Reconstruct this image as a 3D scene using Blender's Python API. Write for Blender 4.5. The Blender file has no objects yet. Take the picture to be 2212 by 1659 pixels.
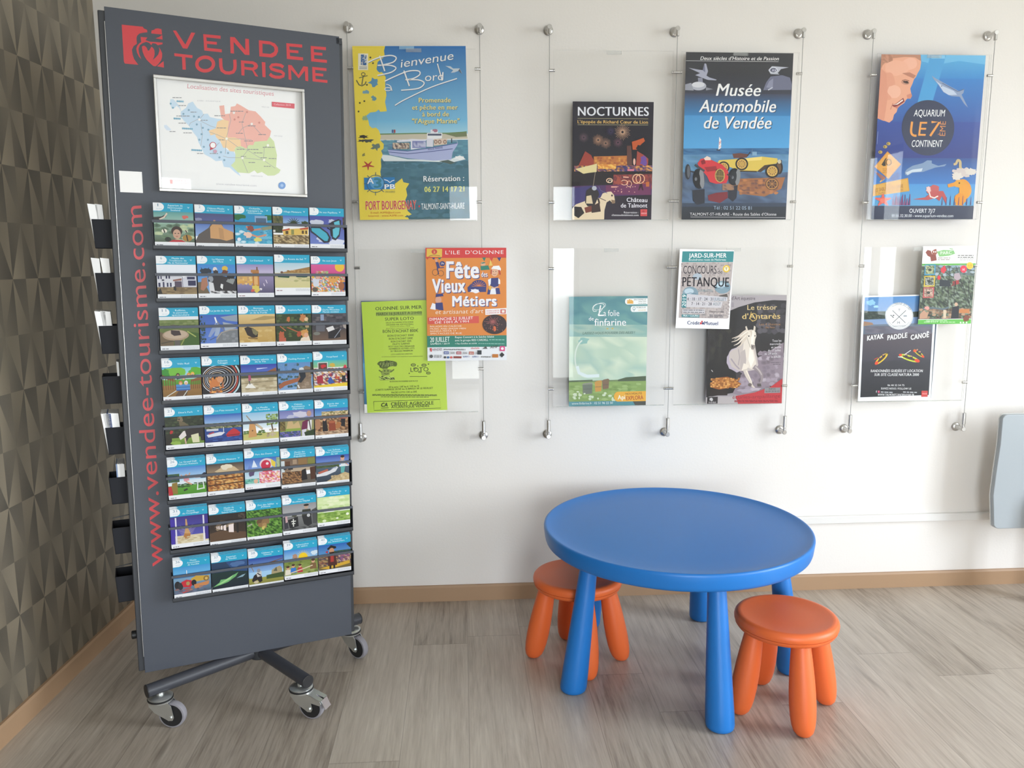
import bpy, math, random
import numpy as np
from mathutils import Matrix, Vector
random.seed(7)
SC = bpy.context.scene
COL = SC.collection

# ------------------------------------------------------------------ camera
cam_data = bpy.data.cameras.new('camera')
cam_data.sensor_fit = 'HORIZONTAL'
cam_data.sensor_width = 36.0
cam_data.lens = 1738.15 / 2212 * 36.0
cam_data.clip_start = 0.05
camera = bpy.data.objects.new('camera', cam_data)
COL.objects.link(camera)
_f = Vector((0.0618, 0.9862, -0.1535)).normalized()
_r = Vector((0.998, -0.0633, -0.0046)); _r = (_r - _r.dot(_f) * _f).normalized()
_u = _r.cross(_f)
_m = Matrix((_r, _u, -_f)).transposed().to_4x4()
_m.translation = (0.0, -3.0156, 1.3273)
camera.matrix_world = _m
SC.camera = camera

# ------------------------------------------------------------------ daylight
SC.view_settings.view_transform = 'Standard'
SC.view_settings.look = 'None'
SC.view_settings.gamma = 1.0
SC.view_settings.use_curve_mapping = False
SC.view_settings.exposure = 0.0
SC.cycles.use_denoising = True
SC.cycles.max_bounces = 10
SC.cycles.diffuse_bounces = 6
SC.cycles.transparent_max_bounces = 24
SC.cycles.caustics_reflective = False
SC.cycles.caustics_refractive = False

world = bpy.data.worlds.new('daylight'); SC.world = world
world.use_nodes = True
wn = world.node_tree.nodes; wl = world.node_tree.links
wn.clear()
wo = wn.new('ShaderNodeOutputWorld'); wb = wn.new('ShaderNodeBackground')
wt = wn.new('ShaderNodeTexCoord'); ws = wn.new('ShaderNodeSeparateXYZ'); wr = wn.new('ShaderNodeValToRGB')
wl.new(wt.outputs['Generated'], ws.inputs[0])
wm = wn.new('ShaderNodeMath'); wm.operation = 'MULTIPLY_ADD'; wm.inputs[1].default_value = .5; wm.inputs[2].default_value = .5
wl.new(ws.outputs['Z'], wm.inputs[0]); wl.new(wm.outputs[0], wr.inputs[0])
cr = wr.color_ramp
cr.elements[0].position = 0.40; cr.elements[0].color = (.30, .30, .27, 1)
cr.elements[1].position = 0.50; cr.elements[1].color = (.80, .86, .90, 1)
e = cr.elements.new(0.75); e.color = (.90, .96, 1.05, 1)
wl.new(wr.outputs[0], wb.inputs[0]); wb.inputs[1].default_value = 16.8
wl.new(wb.outputs[0], wo.inputs[0])

def window_light(name, loc, rot, sx, sy):
    l = bpy.data.lights.new(name, 'AREA'); l.shape = 'RECTANGLE'; l.size = sx; l.size_y = sy
    l.cycles.is_portal = True
    o = bpy.data.objects.new(name, l); COL.objects.link(o); o.location = loc; o.rotation_euler = rot
ROOM_R, ROOM_B, ROOM_H = 3.75, -5.3, 2.62
WINS_R = [(-2.95, -1.3, 0.3, 2.48), (-5.0, -3.9, 0.75, 2.3)]      # y0, y1, z0, z1 openings in wall_right
WINS_B = [(-0.15, 1.22, 0.04, 2.10)]                                # x0, x1, z0, z1: glazed doors in wall_rear
for (a, b, c, d) in WINS_R:
    window_light('window_daylight', (ROOM_R + .06, (a+b)/2, (c+d)/2), (0, math.radians(90), 0), d-c, b-a)
for (a, b, c, d) in WINS_B:
    window_light('door_daylight', ((a+b)/2, ROOM_B - .06, (c+d)/2), (math.radians(90), 0, 0), b-a, d-c)

# ------------------------------------------------------------------ materials
def lin(h, g=1.0):
    if isinstance(h, str):
        h = h.lstrip('#')
        if len(h) == 3: h = ''.join(c*2 for c in h)
        v = [int(h[i:i+2], 16)/255 for i in (0, 2, 4)]
        v = [(x/12.92 if x <= .04045 else ((x+.055)/1.055)**2.4) for x in v]
    else: v = h
    return tuple(min(x*g, .95) for x in v[:3]) + (1.0,)

def pbsdf(name, color, rough=.5, metal=0.0, spec=.5, bump=0.0, bscale=200, coat=0.0):
    m = bpy.data.materials.new(name); m.use_nodes = True
    b = m.node_tree.nodes['Principled BSDF']
    b.inputs['Base Color'].default_value = lin(color)
    b.inputs['Roughness'].default_value = rough; b.inputs['Metallic'].default_value = metal
    b.inputs['Specular IOR Level'].default_value = spec
    b.inputs['Coat Weight'].default_value = coat
    if bump:
        n = m.node_tree.nodes; l = m.node_tree.links
        t = n.new('ShaderNodeTexNoise'); t.inputs['Scale'].default_value = bscale; t.inputs['Detail'].default_value = 3
        c = n.new('ShaderNodeTexCoord'); l.new(c.outputs['Object'], t.inputs['Vector'])
        bm = n.new('ShaderNodeBump'); bm.inputs['Strength'].default_value = bump; bm.inputs['Distance'].default_value = .002
        l.new(t.outputs[0], bm.inputs['Height']); l.new(bm.outputs[0], b.inputs['Normal'])
    return m

def vcol(name, rough=.5, metal=0.0, spec=.5, bump=0, bscale=200):
    m = pbsdf(name, 'ffffff', rough, metal, spec, bump, bscale)
    a = m.node_tree.nodes.new('ShaderNodeVertexColor'); a.layer_name = 'ink'
    m.node_tree.links.new(a.outputs[0], m.node_tree.nodes['Principled BSDF'].inputs['Base Color'])
    return m

M = {}
M['wall'] = pbsdf('painted_plaster', (.82, .79, .755), .75, bump=.15, bscale=120, spec=.3)
M['ceiling'] = pbsdf('ceiling_paint', (.85, .85, .84), .9)
M['pocket'] = pbsdf('shade_darkened_sheet', (.016, .017, .022), .6, spec=.2)  # side pockets: the shade on the rack's left side is put into this colour
M['armgrey'] = pbsdf('grey_arm_coat', (.048, .051, .063), .4)
M['trimwhite'] = pbsdf('white_lacquer', (.78, .77, .75), .45)
M['skirting'] = pbsdf('oak_skirting', 'a98a6c', .5)
M['slate'] = pbsdf('slate_powder_coat', (.068, .076, .096), .42, spec=.45, bump=.25, bscale=900)
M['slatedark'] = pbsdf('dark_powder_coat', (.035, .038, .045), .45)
M['blue'] = pbsdf('blue_plastic', (.010, .175, .56), .38, bump=.12, bscale=700)
M['orange'] = pbsdf('orange_plastic', (.80, .15, .035), .42, bump=.12, bscale=700)
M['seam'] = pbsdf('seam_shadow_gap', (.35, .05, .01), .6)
M['steel'] = pbsdf('brushed_steel', (.62, .61, .59), .28, metal=1.0)
M['zinc'] = pbsdf('zinc_plate', (.66, .68, .67), .33, metal=.85)
M['black'] = pbsdf('black_rubber', (.018, .018, .02), .5)
M['greyrubber'] = pbsdf('grey_rubber', (.30, .29, .32), .55)
M['cable'] = pbsdf('steel_cable', (.34, .34, .33), .4, metal=.7)
M['paper'] = vcol('printed_paper', .45, spec=.35)
M['gloss'] = vcol('glossy_print', .22, spec=.5)
M['vinyl'] = vcol('red_vinyl', .4)
M['alu'] = pbsdf('satin_aluminium', (.60, .59, .57), .35, metal=.8)
M['pages'] = pbsdf('paper_edges', (.80, .80, .80), .7)
M['boardgrey'] = pbsdf('pale_blue_grey_laminate', (.36, .40, .43), .3)
M['edgewhite'] = pbsdf('white_edge_band', (.72, .72, .70), .5)
M['birch'] = pbsdf('birch_wood', (.60, .42, .28), .5)
M['wallpaper'] = vcol('metallic_wallpaper', .38, metal=.35, spec=.5, bump=.25, bscale=500)

def acrylic(name, tint, refl, edge=False):
    m = bpy.data.materials.new(name); m.use_nodes = True
    n = m.node_tree.nodes; l = m.node_tree.links; n.clear()
    o = n.new('ShaderNodeOutputMaterial'); t = n.new('ShaderNodeBsdfTransparent'); t.inputs[0].default_value = tint
    if edge:
        g = n.new('ShaderNodeBsdfPrincipled'); g.inputs['Base Color'].default_value = (.62, .64, .62, 1); g.inputs['Roughness'].default_value = .25
        f = n.new('ShaderNodeValue'); f.outputs[0].default_value = refl; fo = f.outputs[0]
    else:
        g = n.new('ShaderNodeBsdfGlossy'); g.inputs['Roughness'].default_value = .012
        ge = n.new('ShaderNodeNewGeometry'); dt = n.new('ShaderNodeVectorMath'); dt.operation = 'DOT_PRODUCT'
        l.new(ge.outputs['Incoming'], dt.inputs[0]); l.new(ge.outputs['Normal'], dt.inputs[1])
        def mt(op, a, b):
            q = n.new('ShaderNodeMath'); q.operation = op
            for i, v in enumerate((a, b)):
                if isinstance(v, (int, float)): q.inputs[i].default_value = v
                else: l.new(v, q.inputs[i])
            return q.outputs[0]
        k = mt('POWER', mt('SUBTRACT', 1.0, mt('ABSOLUTE', dt.outputs['Value'], 0.0)), 5.0)      # rises towards grazing, the same from both sides
        fo = mt('ADD', mt('MULTIPLY', k, 1.0-refl), refl)
    x = n.new('ShaderNodeMixShader')
    l.new(fo, x.inputs[0]); l.new(t.outputs[0], x.inputs[1]); l.new(g.outputs[0], x.inputs[2]); l.new(x.outputs[0], o.inputs[0])
    return m
M['acrylic'] = acrylic('clear_acrylic', (.998, .9985, .998, 1), .012)
M['mapcover'] = acrylic('map_cover_film', (1, 1, 1, 1), .04)
M['acrylicedge'] = acrylic('acrylic_edge', (.95, .96, .95, 1), .35, True)
M['tape'] = acrylic('frosted_tape', (.99, .99, .99, 1), .22, True)
M['glass'] = acrylic('window_glass', (.97, .98, .98, 1), .03)

# ------------------------------------------------------------------ mesh helpers
WM = {}
class MB:
    def __init__(s): s.v = []; s.f = []; s.mi = []; s.c = []
    def add(s, vs, fs, mi=0, col=None):
        k = len(s.v); s.v += [tuple(v) for v in vs]; s.f += [[i+k for i in f] for f in fs]; s.mi += [mi]*len(fs)
        if col is None: col = (1, 1, 1, 1)
        s.c += list(col) if isinstance(col, list) else [col]*len(vs)
        return s
    def box(s, a, b, mi=0):
        x0, y0, z0 = a; x1, y1, z1 = b
        return s.add([(x0,y0,z0),(x1,y0,z0),(x1,y1,z0),(x0,y1,z0),(x0,y0,z1),(x1,y0,z1),(x1,y1,z1),(x0,y1,z1)],
              [(0,3,2,1),(4,5,6,7),(0,1,5,4),(1,2,6,5),(2,3,7,6),(3,0,4,7)], mi)
    def lathe(s, prof, base=(0,0,0), axis=(0,0,1), n=32, mi=0):
        ax = Vector(axis).normalized(); q = ax.to_track_quat('Z', 'Y'); b = Vector(base)
        vs = []; fs = []
        for (r, h) in prof:
            for i in range(n):
                a = 2*math.pi*i/n
                vs.append(b + q @ Vector((r*math.cos(a), r*math.sin(a), h)))
        for j in range(len(prof)-1):
            for i in range(n):
                k = (i+1) % n; fs.append((j*n+i, j*n+k, (j+1)*n+k, (j+1)*n+i))
        fs.append(tuple(range(n))[::-1]); fs.append(tuple(range((len(prof)-1)*n, len(prof)*n)))
        return s.add(vs, fs, mi)
    def cyl(s, p, q, r, r2=None, n=20, mi=0, bev=0.0):
        p = Vector(p); q = Vector(q); h = (q-p).length; r2 = r if r2 is None else r2
        pr = [(r-bev, 0), (r, bev), (r2, h-bev), (r2-bev, h)] if bev else [(r, 0), (r2, h)]
        return s.lathe(pr, p, q-p, n, mi)
    def prism(s, poly, fn, t0, t1, mi=0):
        n = len(poly)
        vs = [fn(x, y, t0) for x, y in poly] + [fn(x, y, t1) for x, y in poly]
        fs = [tuple(range(n))[::-1], tuple(range(n, 2*n))] + [(i, (i+1) % n, n+(i+1) % n, n+i) for i in range(n)]
        return s.add(vs, fs, mi)
    def build(s, name, mats, parent=None, frame=None, smooth=None, bevel=0.0):
        me = bpy.data.meshes.new(name); me.from_pydata(s.v, [], s.f)
        for m in (mats if isinstance(mats, (list, tuple)) else [mats]): me.materials.append(M[m] if isinstance(m, str) else m)
        if len(me.materials) > 1: me.polygons.foreach_set('material_index', s.mi)
        if any(c != (1, 1, 1, 1) for c in s.c):
            at = me.attributes.new('ink', 'FLOAT_COLOR', 'POINT'); at.data.foreach_set('color', np.array(s.c, dtype=np.float32).ravel())
        me.update()
        if smooth:
            me.shade_smooth(); me.set_sharp_from_angle(angle=math.radians(smooth))
        return link(name, me, parent, frame, bevel)

def link(name, me, parent=None, frame=None, bevel=0.0):
    o = bpy.data.objects.new(name, me); COL.objects.link(o)
    fr = frame if frame is not None else Matrix.Identity(4)
    if parent is not None:
        o.parent = parent; o.matrix_parent_inverse = WM[parent.name].inverted()
    o.matrix_basis = fr; WM[o.name] = fr.copy()
    if bevel:
        b = o.modifiers.new('edge', 'BEVEL'); b.width = bevel; b.segments = 3; b.limit_method = 'ANGLE'; b.angle_limit = math.radians(40)
        b.harden_normals = False
    return o
def empty(name, loc, rz=0.0):
    o = bpy.data.objects.new(name, None); COL.objects.link(o); o.empty_display_size = .05
    fr = Matrix.Translation(loc) @ Matrix.Rotation(rz, 4, 'Z'); o.matrix_basis = fr; WM[o.name] = fr.copy()
    return o
def tag(o, label, cat, group=None):
    o['label'] = label; o['category'] = cat
    if group: o['group'] = group
    return o
def struct(o): o['kind'] = 'structure'; return o
def dup(o, delta, parent=None, children=None):
    """copy of an object shifted by the matrix delta, with copies of its parts"""
    c = o.copy(); COL.objects.link(c)
    fr = delta @ WM[o.name]; c.matrix_basis = fr; WM[c.name] = fr
    if parent is not None:
        c.parent = parent; c.matrix_parent_inverse = WM[parent.name].inverted()
    for ch in list(o.children): dup(ch, delta, c)
    return c

# ------------------------------------------------------------------ printing: shapes laid on a sheet
_G = {}
def _glyph_raw(s, off, res):
    c = bpy.data.curves.new('t', 'FONT'); c.body = s; c.size = 1; c.resolution_u = res; c.offset = off
    o = bpy.data.objects.new('t', c); me = o.to_mesh()
    vs = [(v.co.x, v.co.y) for v in me.vertices]; fs = [tuple(p.vertices) for p in me.polygons]
    o.to_mesh_clear(); bpy.data.objects.remove(o); bpy.data.curves.remove(c)
    return vs, fs
def _wid(s, off, res):
    v, f = _glyph_raw(s, off, res); return max(x for x, y in v)
def glyph(ch, off, res):
    k = (ch, off, res)
    if k not in _G:
        if ch == ' ': _G[k] = ([], [], .26)
        else:
            v, f = _glyph_raw(ch, off, res)
            _G[k] = (v, f, _wid('H'+ch+'H', 0, 1) - _wid('HH', 0, 1))
    return _G[k]

def homography(src, dst):
    A = []; B = []
    for (x, y), (u, v) in zip(src, dst):
        A.append([x, y, 1, 0, 0, 0, -u*x, -u*y]); B.append(u)
        A.append([0, 0, 0, x, y, 1, -v*x, -v*y]); B.append(v)
    h = np.linalg.solve(np.array(A, float), np.array(B, float)); return np.append(h, 1).reshape(3, 3)

INK = 1.1
class Sheet:
    """a printed sheet W x H metres, its lower left corner at the local origin, facing local -Y; quad = its
    corners (TL TR BR BL) in the units the print is laid out in"""
    def __init__(s, W, H, quad, base='fff', step=1.2e-5, thick=4e-4, back=True, y0=0.0):
        s.W, s.H, s.mb, s.step, s.d = W, H, MB(), step, y0
        s.h = homography(quad, [(0, H), (W, H), (W, 0), (0, 0)]); s.hi = np.linalg.inv(s.h)
        if back:
            s.mb.box((0, y0, 0), (W, y0+thick, H)); s.mb.c[-8:] = [lin(base, INK)]*8
    def m(s, x, y):
        a = s.h @ (x, y, 1); return (min(max(a[0]/a[2], 0), s.W), s.d, min(max(a[1]/a[2], 0), s.H))
    def un(s, u, v):        # u across, v down, 0..1 -> layout units
        a = s.hi @ (u*s.W, (1-v)*s.H, 1); return (a[0]/a[2], a[1]/a[2])
    def up(s): s.d -= s.step
    def poly(s, pts, c, up=True):
        if up: s.up()
        if pts and not isinstance(pts[0], (tuple, list)): pts = list(zip(pts[::2], pts[1::2]))
        cols = [lin(k, INK) for k in c] if isinstance(c, list) else lin(c, INK)
        s.mb.add([s.m(*p) for p in pts], [tuple(range(len(pts)))], 0, cols); return s
    def rect(s, x0, y0, x1, y1, c, c2=None):
        return s.poly([(x0, y0), (x1, y0), (x1, y1), (x0, y1)], [c, c, c2, c2] if c2 else c)
    def band(s, v0, v1, c, c2=None, u0=0.0, u1=1.0):
        return s.poly([s.un(u0, v0), s.un(u1, v0), s.un(u1, v1), s.un(u0, v1)], [c, c, c2, c2] if c2 else c)
    def ell(s, cx, cy, rx, ry, c, n=22, rot=0.0, a0=0, a1=360, up=True):
        r = math.radians(rot); k = n if a1-a0 >= 360 else n+1
        P = []
        for i in range(k):
            a = math.radians(a0+(a1-a0)*i/n); x, y = rx*math.cos(a), ry*math.sin(a)
            P.append((cx+x*math.cos(r)-y*math.sin(r), cy+x*math.sin(r)+y*math.cos(r)))
        return s.poly(P, c, up)
    def line(s, pts, w, c, w2=None):
        s.up()
        if not isinstance(pts[0], (tuple, list)): pts = list(zip(pts[::2], pts[1::2]))
        n = len(pts); w2 = w if w2 is None else w2; L = []; R = []
        for i, (x, y) in enumerate(pts):
            a = pts[max(i-1, 0)]; b = pts[min(i+1, n-1)]; dx, dy = b[0]-a[0], b[1]-a[1]; d = math.hypot(dx, dy) or 1
            k = (w+(w2-w)*i/max(n-1, 1))/2/d; L.append((x-dy*k, y+dx*k)); R.append((x+dy*k, y-dx*k))
        d0 = s.d
        for i in range(n-1):                     # neighbouring pieces of a stroke never share a level
            s.d = d0-s.step*.6*(i % 3)
            s.mb.add([s.m(*p) for p in (L[i], L[i+1], R[i+1], R[i])], [(0, 1, 2, 3)], 0, lin(c, INK))
        s.d = d0-s.step*.6*min(n-2, 2)
        return s
    def curve(s, pts, w, c, w2=None, k=5):        # the same stroke, rounded through its points
        if not isinstance(pts[0], (tuple, list)): pts = list(zip(pts[::2], pts[1::2]))
        P = [pts[0]]+list(pts)+[pts[-1]]; out = []
        for i in range(1, len(P)-2):
            for j in range(k):
                t = j/k; a, b, d, e = P[i-1], P[i], P[i+1], P[i+2]
                out.append(tuple(.5*(2*b[q]+(d[q]-a[q])*t+(2*a[q]-5*b[q]+4*d[q]-e[q])*t*t+(3*b[q]-a[q]-3*d[q]+e[q])*t**3) for q in (0, 1)))
        return s.line(out+[pts[-1]], w, c, w2)
    def ring(s, cx, cy, rx, ry, w, c, n=28, a0=0, a1=360, rot=0):
        r = math.radians(rot); P = []
        for i in range(n+1):
            a = math.radians(a0+(a1-a0)*i/n); x, y = rx*math.cos(a), ry*math.sin(a)
            P.append((cx+x*math.cos(r)-y*math.sin(r), cy+x*math.sin(r)+y*math.cos(r)))
        return s.line(P, w, c)
    def noise(s, x0, y0, x1, y1, nx, ny, cols, seed=1, fill=1.0, j=.5):
        """speckle of soft-edged patches, for the busy parts of a printed photo"""
        rd = random.Random(seed); s.up(); dx, dy = (x1-x0)/nx, (y1-y0)/ny; C = [lin(c, INK) for c in cols]
        if fill >= 1:                            # one smooth mottled field
            nx, ny = nx+nx//2+1, ny+ny//2+1; dx, dy = (x1-x0)/nx, (y1-y0)/ny
            P = [s.m(min(max(x0+(a+rd.uniform(-.4, .4))*dx, min(x0, x1)), max(x0, x1)) if 0 < a < nx else x0+a*dx,
                     y0+(b+rd.uniform(-.4, .4))*dy if 0 < b < ny else y0+b*dy) for b in range(ny+1) for a in range(nx+1)]
            s.mb.add(P, [(b*(nx+1)+a, b*(nx+1)+a+1, (b+1)*(nx+1)+a+1, (b+1)*(nx+1)+a) for b in range(ny) for a in range(nx)], 0, [rd.choice(C) for _ in P])
            return s
        mean = tuple(sum(c[i] for c in C)/len(C) for i in range(3))+(1,); d0 = s.d
        for a in range(nx):
            for b in range(ny):
                if rd.random() > fill: continue
                s.d = d0-s.step*(a % 2*2+b % 2); c = rd.choice(C); mid = tuple((p+q)/2 for p, q in zip(c, mean))
                cx, cy = x0+(a+rd.uniform(.3, .7))*dx, y0+(b+rd.uniform(.3, .7))*dy
                R = [(cx+dx*rd.uniform(.5, .85)*math.cos(q*.785), cy+dy*rd.uniform(.4, .7)*math.sin(q*.785)) for q in range(8)]
                s.mb.add([s.m(cx, cy)]+[s.m(*p) for p in R], [(0, q+1, (q+1) % 8+1) for q in range(8)], 0, [c]+[mid]*8)
        s.d = d0-s.step*3
        return s
    def blob(s, cx, cy, rx, ry, c, seed=1, n=16, j=.3):
        rd = random.Random(seed); P = []
        for i in range(n):
            a = 2*math.pi*i/n; k = 1+rd.uniform(-j, j); P.append((cx+rx*k*math.cos(a), cy+ry*k*math.sin(a)))
        return s.poly(P, c)
    def text(s, t, x0, y0, x1, y1, h, c, bold=0.0, shear=0.0, res=2, sp=0.0):
        """lettering whose base line runs (x0,y0)-(x1,y1), capitals h units tall"""
        pen = 0; parts = []
        for ch in t:
            v, f, adv = glyph(ch, 0, res); parts.append((pen, v, f)); pen += adv+sp+max(bold, 0)
        xs = [p+x for p, v, f in parts for x, y in v]
        if not xs: return s
        a, b = min(xs), max(xs); L = math.hypot(x1-x0, y1-y0); ex, ey = (x1-x0)/L, (y1-y0)/L
        kx = L/(b-a); ky = h/.682; col = lin(c, INK)
        k = max(bold, 0)*.8                      # heavier letters: struck again slightly aside
        for ox, oy in ([(0, 0)] if k < .008 else [(-k, 0), (k, 0)] if k < .03 else [(-k, k*.5), (k, k*.5), (-k, -k*.5), (k, -k*.5), (0, 0)]):
            s.up()
            for p, v, f in parts:
                if not v: continue
                P = []
                for x, y in v:
                    Y = (y+oy)*ky; X = (p+x+ox-a)*kx+Y*shear
                    P.append(s.m(x0+ex*X+ey*Y, y0+ey*X-ex*Y))
                s.mb.add(P, f, 0, col)
        return s
    def lines(s, x0, y0, x1, y1, n, w, c, seed=1):     # small print too fine to read
        rd = random.Random(seed)
        for i in range(n):
            y = y0+(y1-y0)*(i/max(n-1, 1)); x = x0
            s.up()
            while x < x1:
                k = rd.uniform(2, 6)*w; e = min(x+k, x1)
                s.mb.add([s.m(x, y), s.m(e, y), s.m(e, y+w), s.m(x, y+w)], [(0, 1, 2, 3)], 0, lin(c, INK)); x = e+w*.8
        return s
    def build(s, name, mat='paper', parent=None, frame=None):
        return s.mb.build(name, mat, parent, frame)
def crop(x0, y0, k):
    return lambda *p: [((a-x0)*k, (b-y0)*k) for a, b in zip(p[::2], p[1::2])]
# ------------------------------------------------------------------ the room
XC, LWA = -1.248, math.radians(-2.87)            # corner with the patterned wall, and that wall's slight skew
def lwp(s, z, d=0.0):                            # point on the patterned wall: s along it (negative towards the viewer)
    return (XC + s*math.sin(-LWA) + d*math.cos(LWA), s*math.cos(LWA) + d*math.sin(LWA), z)
fl = MB().box((-2.2, ROOM_B-.3, -.12), (ROOM_R+.3, .3, 0)).build('floor', 'wall'); struct(fl)

def floor_material():
    m = bpy.data.materials.new('oak_laminate'); m.use_nodes = True
    n = m.node_tree.nodes; l = m.node_tree.links; b = n['Principled BSDF']
    def N(t, **k):
        x = n.new(t)
        for a, v in k.items(): setattr(x, a, v)
        return x
    def math_(op, a, b_=None):
        x = N('ShaderNodeMath', operation=op)
        for i, v in enumerate((a, b_)):
            if v is None: continue
            if isinstance(v, (int, float)): x.inputs[i].default_value = v
            else: l.new(v, x.inputs[i])
        return x.outputs[0]
    tc = N('ShaderNodeTexCoord'); sp = N('ShaderNodeSeparateXYZ'); l.new(tc.outputs['Object'], sp.inputs[0])
    px = math_('DIVIDE', math_('ADD', sp.outputs['X'], 5.07), .188)
    ix = math_('FLOOR', px); fx = math_('FRACT', px)
    wn_ = N('ShaderNodeTexWhiteNoise', noise_dimensions='1D'); l.new(ix, wn_.inputs['W'])
    py = math_('DIVIDE', math_('ADD', sp.outputs['Y'], math_('MULTIPLY', wn_.outputs['Value'], 1.29)), 1.29)
    iy = math_('FLOOR', py); fy = math_('FRACT', py)
    cx = N('ShaderNodeCombineXYZ'); l.new(ix, cx.inputs[0]); l.new(iy, cx.inputs[1])
    wn2 = N('ShaderNodeTexWhiteNoise', noise_dimensions='2D'); l.new(cx.outputs[0], wn2.inputs['Vector'])
    # grain: noise stretched along the plank, shifted per plank
    sh = N('ShaderNodeVectorMath', operation='SCALE'); l.new(wn2.outputs['Color'], sh.inputs[0]); sh.inputs['Scale'].default_value = 7.0
    ad = N('ShaderNodeVectorMath', operation='ADD'); l.new(tc.outputs['Object'], ad.inputs[0]); l.new(sh.outputs[0], ad.inputs[1])
    def grain(sx, sy, det, rough, dist):
        mp = N('ShaderNodeMapping'); mp.inputs['Scale'].default_value = (sx, sy, 1); l.new(ad.outputs[0], mp.inputs[0])
        t = N('ShaderNodeTexNoise'); t.inputs['Scale'].default_value = 1; t.inputs['Detail'].default_value = det
        t.inputs['Roughness'].default_value = rough; t.inputs['Distortion'].default_value = dist
        l.new(mp.outputs[0], t.inputs['Vector']); return t.outputs[0]
    g1 = grain(75, 3.2, 5, .65, .5); g2 = grain(13, 1.3, 5, .65, 2.2); g3 = grain(190, 9, 3, .5, 0); g4 = grain(7.5, 2.6, 2, .5, .4)
    rp = N('ShaderNodeValToRGB'); r = rp.color_ramp
    r.elements[0].position = .25; r.elements[0].color = lin('82776b')
    r.elements[1].position = .80; r.elements[1].color = lin('c6bcaf')
    e = r.elements.new(.48); e.color = lin('aa9f92')
    v = math_('ADD', math_('MULTIPLY', g1, .36), math_('MULTIPLY', g2, .40)); v = math_('ADD', v, math_('MULTIPLY', g3, .24))
    v = math_('ADD', math_('MULTIPLY', math_('SUBTRACT', v, .5), 1.5), .53)
    v = math_('ADD', v, math_('MULTIPLY', math_('SUBTRACT', wn2.outputs['Value'], .5), .17))
    l.new(v, rp.inputs[0])
    # knots
    kn = N('ShaderNodeMapRange'); kn.inputs['From Min'].default_value = .69; kn.inputs['From Max'].default_value = .80; l.new(g4, kn.inputs[0])
    mk = N('ShaderNodeMix', data_type='RGBA'); l.new(math_('MULTIPLY', kn.outputs[0], .75), mk.inputs['Factor'])
    l.new(rp.outputs[0], mk.inputs['A']); mk.inputs['B'].default_value = lin('4c4037')
    # joints between planks
    ex = math_('MINIMUM', fx, math_('SUBTRACT', 1.0, fx)); ey = math_('MINIMUM', fy, math_('SUBTRACT', 1.0, fy))
    jx = math_('LESS_THAN', ex, .006); jy = math_('LESS_THAN', ey, .0012); jn = math_('MAXIMUM', jx, jy)
    mj = N('ShaderNodeMix', data_type='RGBA'); l.new(math_('MULTIPLY', jn, .35), mj.inputs['Factor'])
    l.new(mk.outputs['Result'], mj.inputs['A']); mj.inputs['B'].default_value = lin('5a5048')
    l.new(mj.outputs['Result'], b.inputs['Base Color'])
    b.inputs['Roughness'].default_value = .36; b.inputs['Specular IOR Level'].default_value = .5
    bp = N('ShaderNodeBump'); bp.inputs['Strength'].default_value = .12; bp.inputs['Distance'].default_value = .001
    l.new(g3, bp.inputs['Height']); l.new(bp.outputs[0], b.inputs['Normal'])
    return m
fl.data.materials[0] = floor_material()

struct(MB().box((XC-.35, 0, 0), (ROOM_R+.2, .2, ROOM_H)).build('wall_back', 'wall'))
struct(MB().box((-2.2, ROOM_B-.3, ROOM_H), (ROOM_R+.3, .3, ROOM_H+.12)).build('ceiling', 'ceiling'))

def wall_with_holes(name, a0, a1, holes, fn, mat):
    """wall from a0 to a1, openings (lo, hi, z0, z1) in order along it; fn(a, t, z) with t 0 inside, 1 outside"""
    mb = MB()
    def blk(x0, x1, z0, z1):
        if x1-x0 < 1e-4 or z1-z0 < 1e-4: return
        q = [fn(a, t, z) for z in (z0, z1) for a, t in ((x0, 0), (x1, 0), (x1, 1), (x0, 1))]
        mb.add(q, [(0,3,2,1),(4,5,6,7),(0,1,5,4),(1,2,6,5),(2,3,7,6),(3,0,4,7)])
    p = a0
    for (x0, x1, z0, z1) in sorted(holes):
        blk(p, x0, 0, ROOM_H); blk(x0, x1, 0, z0); blk(x0, x1, z1, ROOM_H); p = x1
    blk(p, a1, 0, ROOM_H)
    return struct(mb.build(name, mat))
M['rearwall'] = pbsdf('grey_painted_plaster', (.66, .65, .63), .8)
wall_with_holes('wall_right', ROOM_B, 0, WINS_R, lambda a, t, z: (ROOM_R+.2*t, a, z), 'wall')
wall_with_holes('wall_rear', -2.0, ROOM_R+.2, WINS_B, lambda a, t, z: (a, ROOM_B-.2*t, z), 'rearwall')
def frame_(name, lo, hi, z0, z1, fn, mull):
    mb = MB(); w = .05
    def bar(a, b, c, d):
        q = [fn(x, t, z) for z in (c, d) for x, t in ((a, -.02), (b, -.02), (b, .05), (a, .05))]
        mb.add(q, [(0,3,2,1),(4,5,6,7),(0,1,5,4),(1,2,6,5),(2,3,7,6),(3,0,4,7)])
    bar(lo, hi, z0, z0+w); bar(lo, hi, z1-w, z1)
    for i in range(mull+2):
        c = lo + (hi-lo-w)*i/(mull+1); bar(c, c+w, z0+w, z1-w)
    f = struct(mb.build(name, 'slatedark'))
    q = [fn(x, .01, z) for x, z in ((lo+.02, z0+.02), (hi-.02, z0+.02), (hi-.02, z1-.02), (lo+.02, z1-.02))]
    g = MB().add(q, [(0, 1, 2, 3)]).build('pane', 'glass', f); g['kind'] = 'structure'
for i, (a, b, c, d) in enumerate(WINS_R): frame_('window_%d' % (i+1), a, b, c, d, lambda x, t, z: (ROOM_R+.1+t, x, z), 1)
for (a, b, c, d) in WINS_B: frame_('door_1', a, b, c, d, lambda x, t, z: (x, ROOM_B-.1-t, z), 1)

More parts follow.
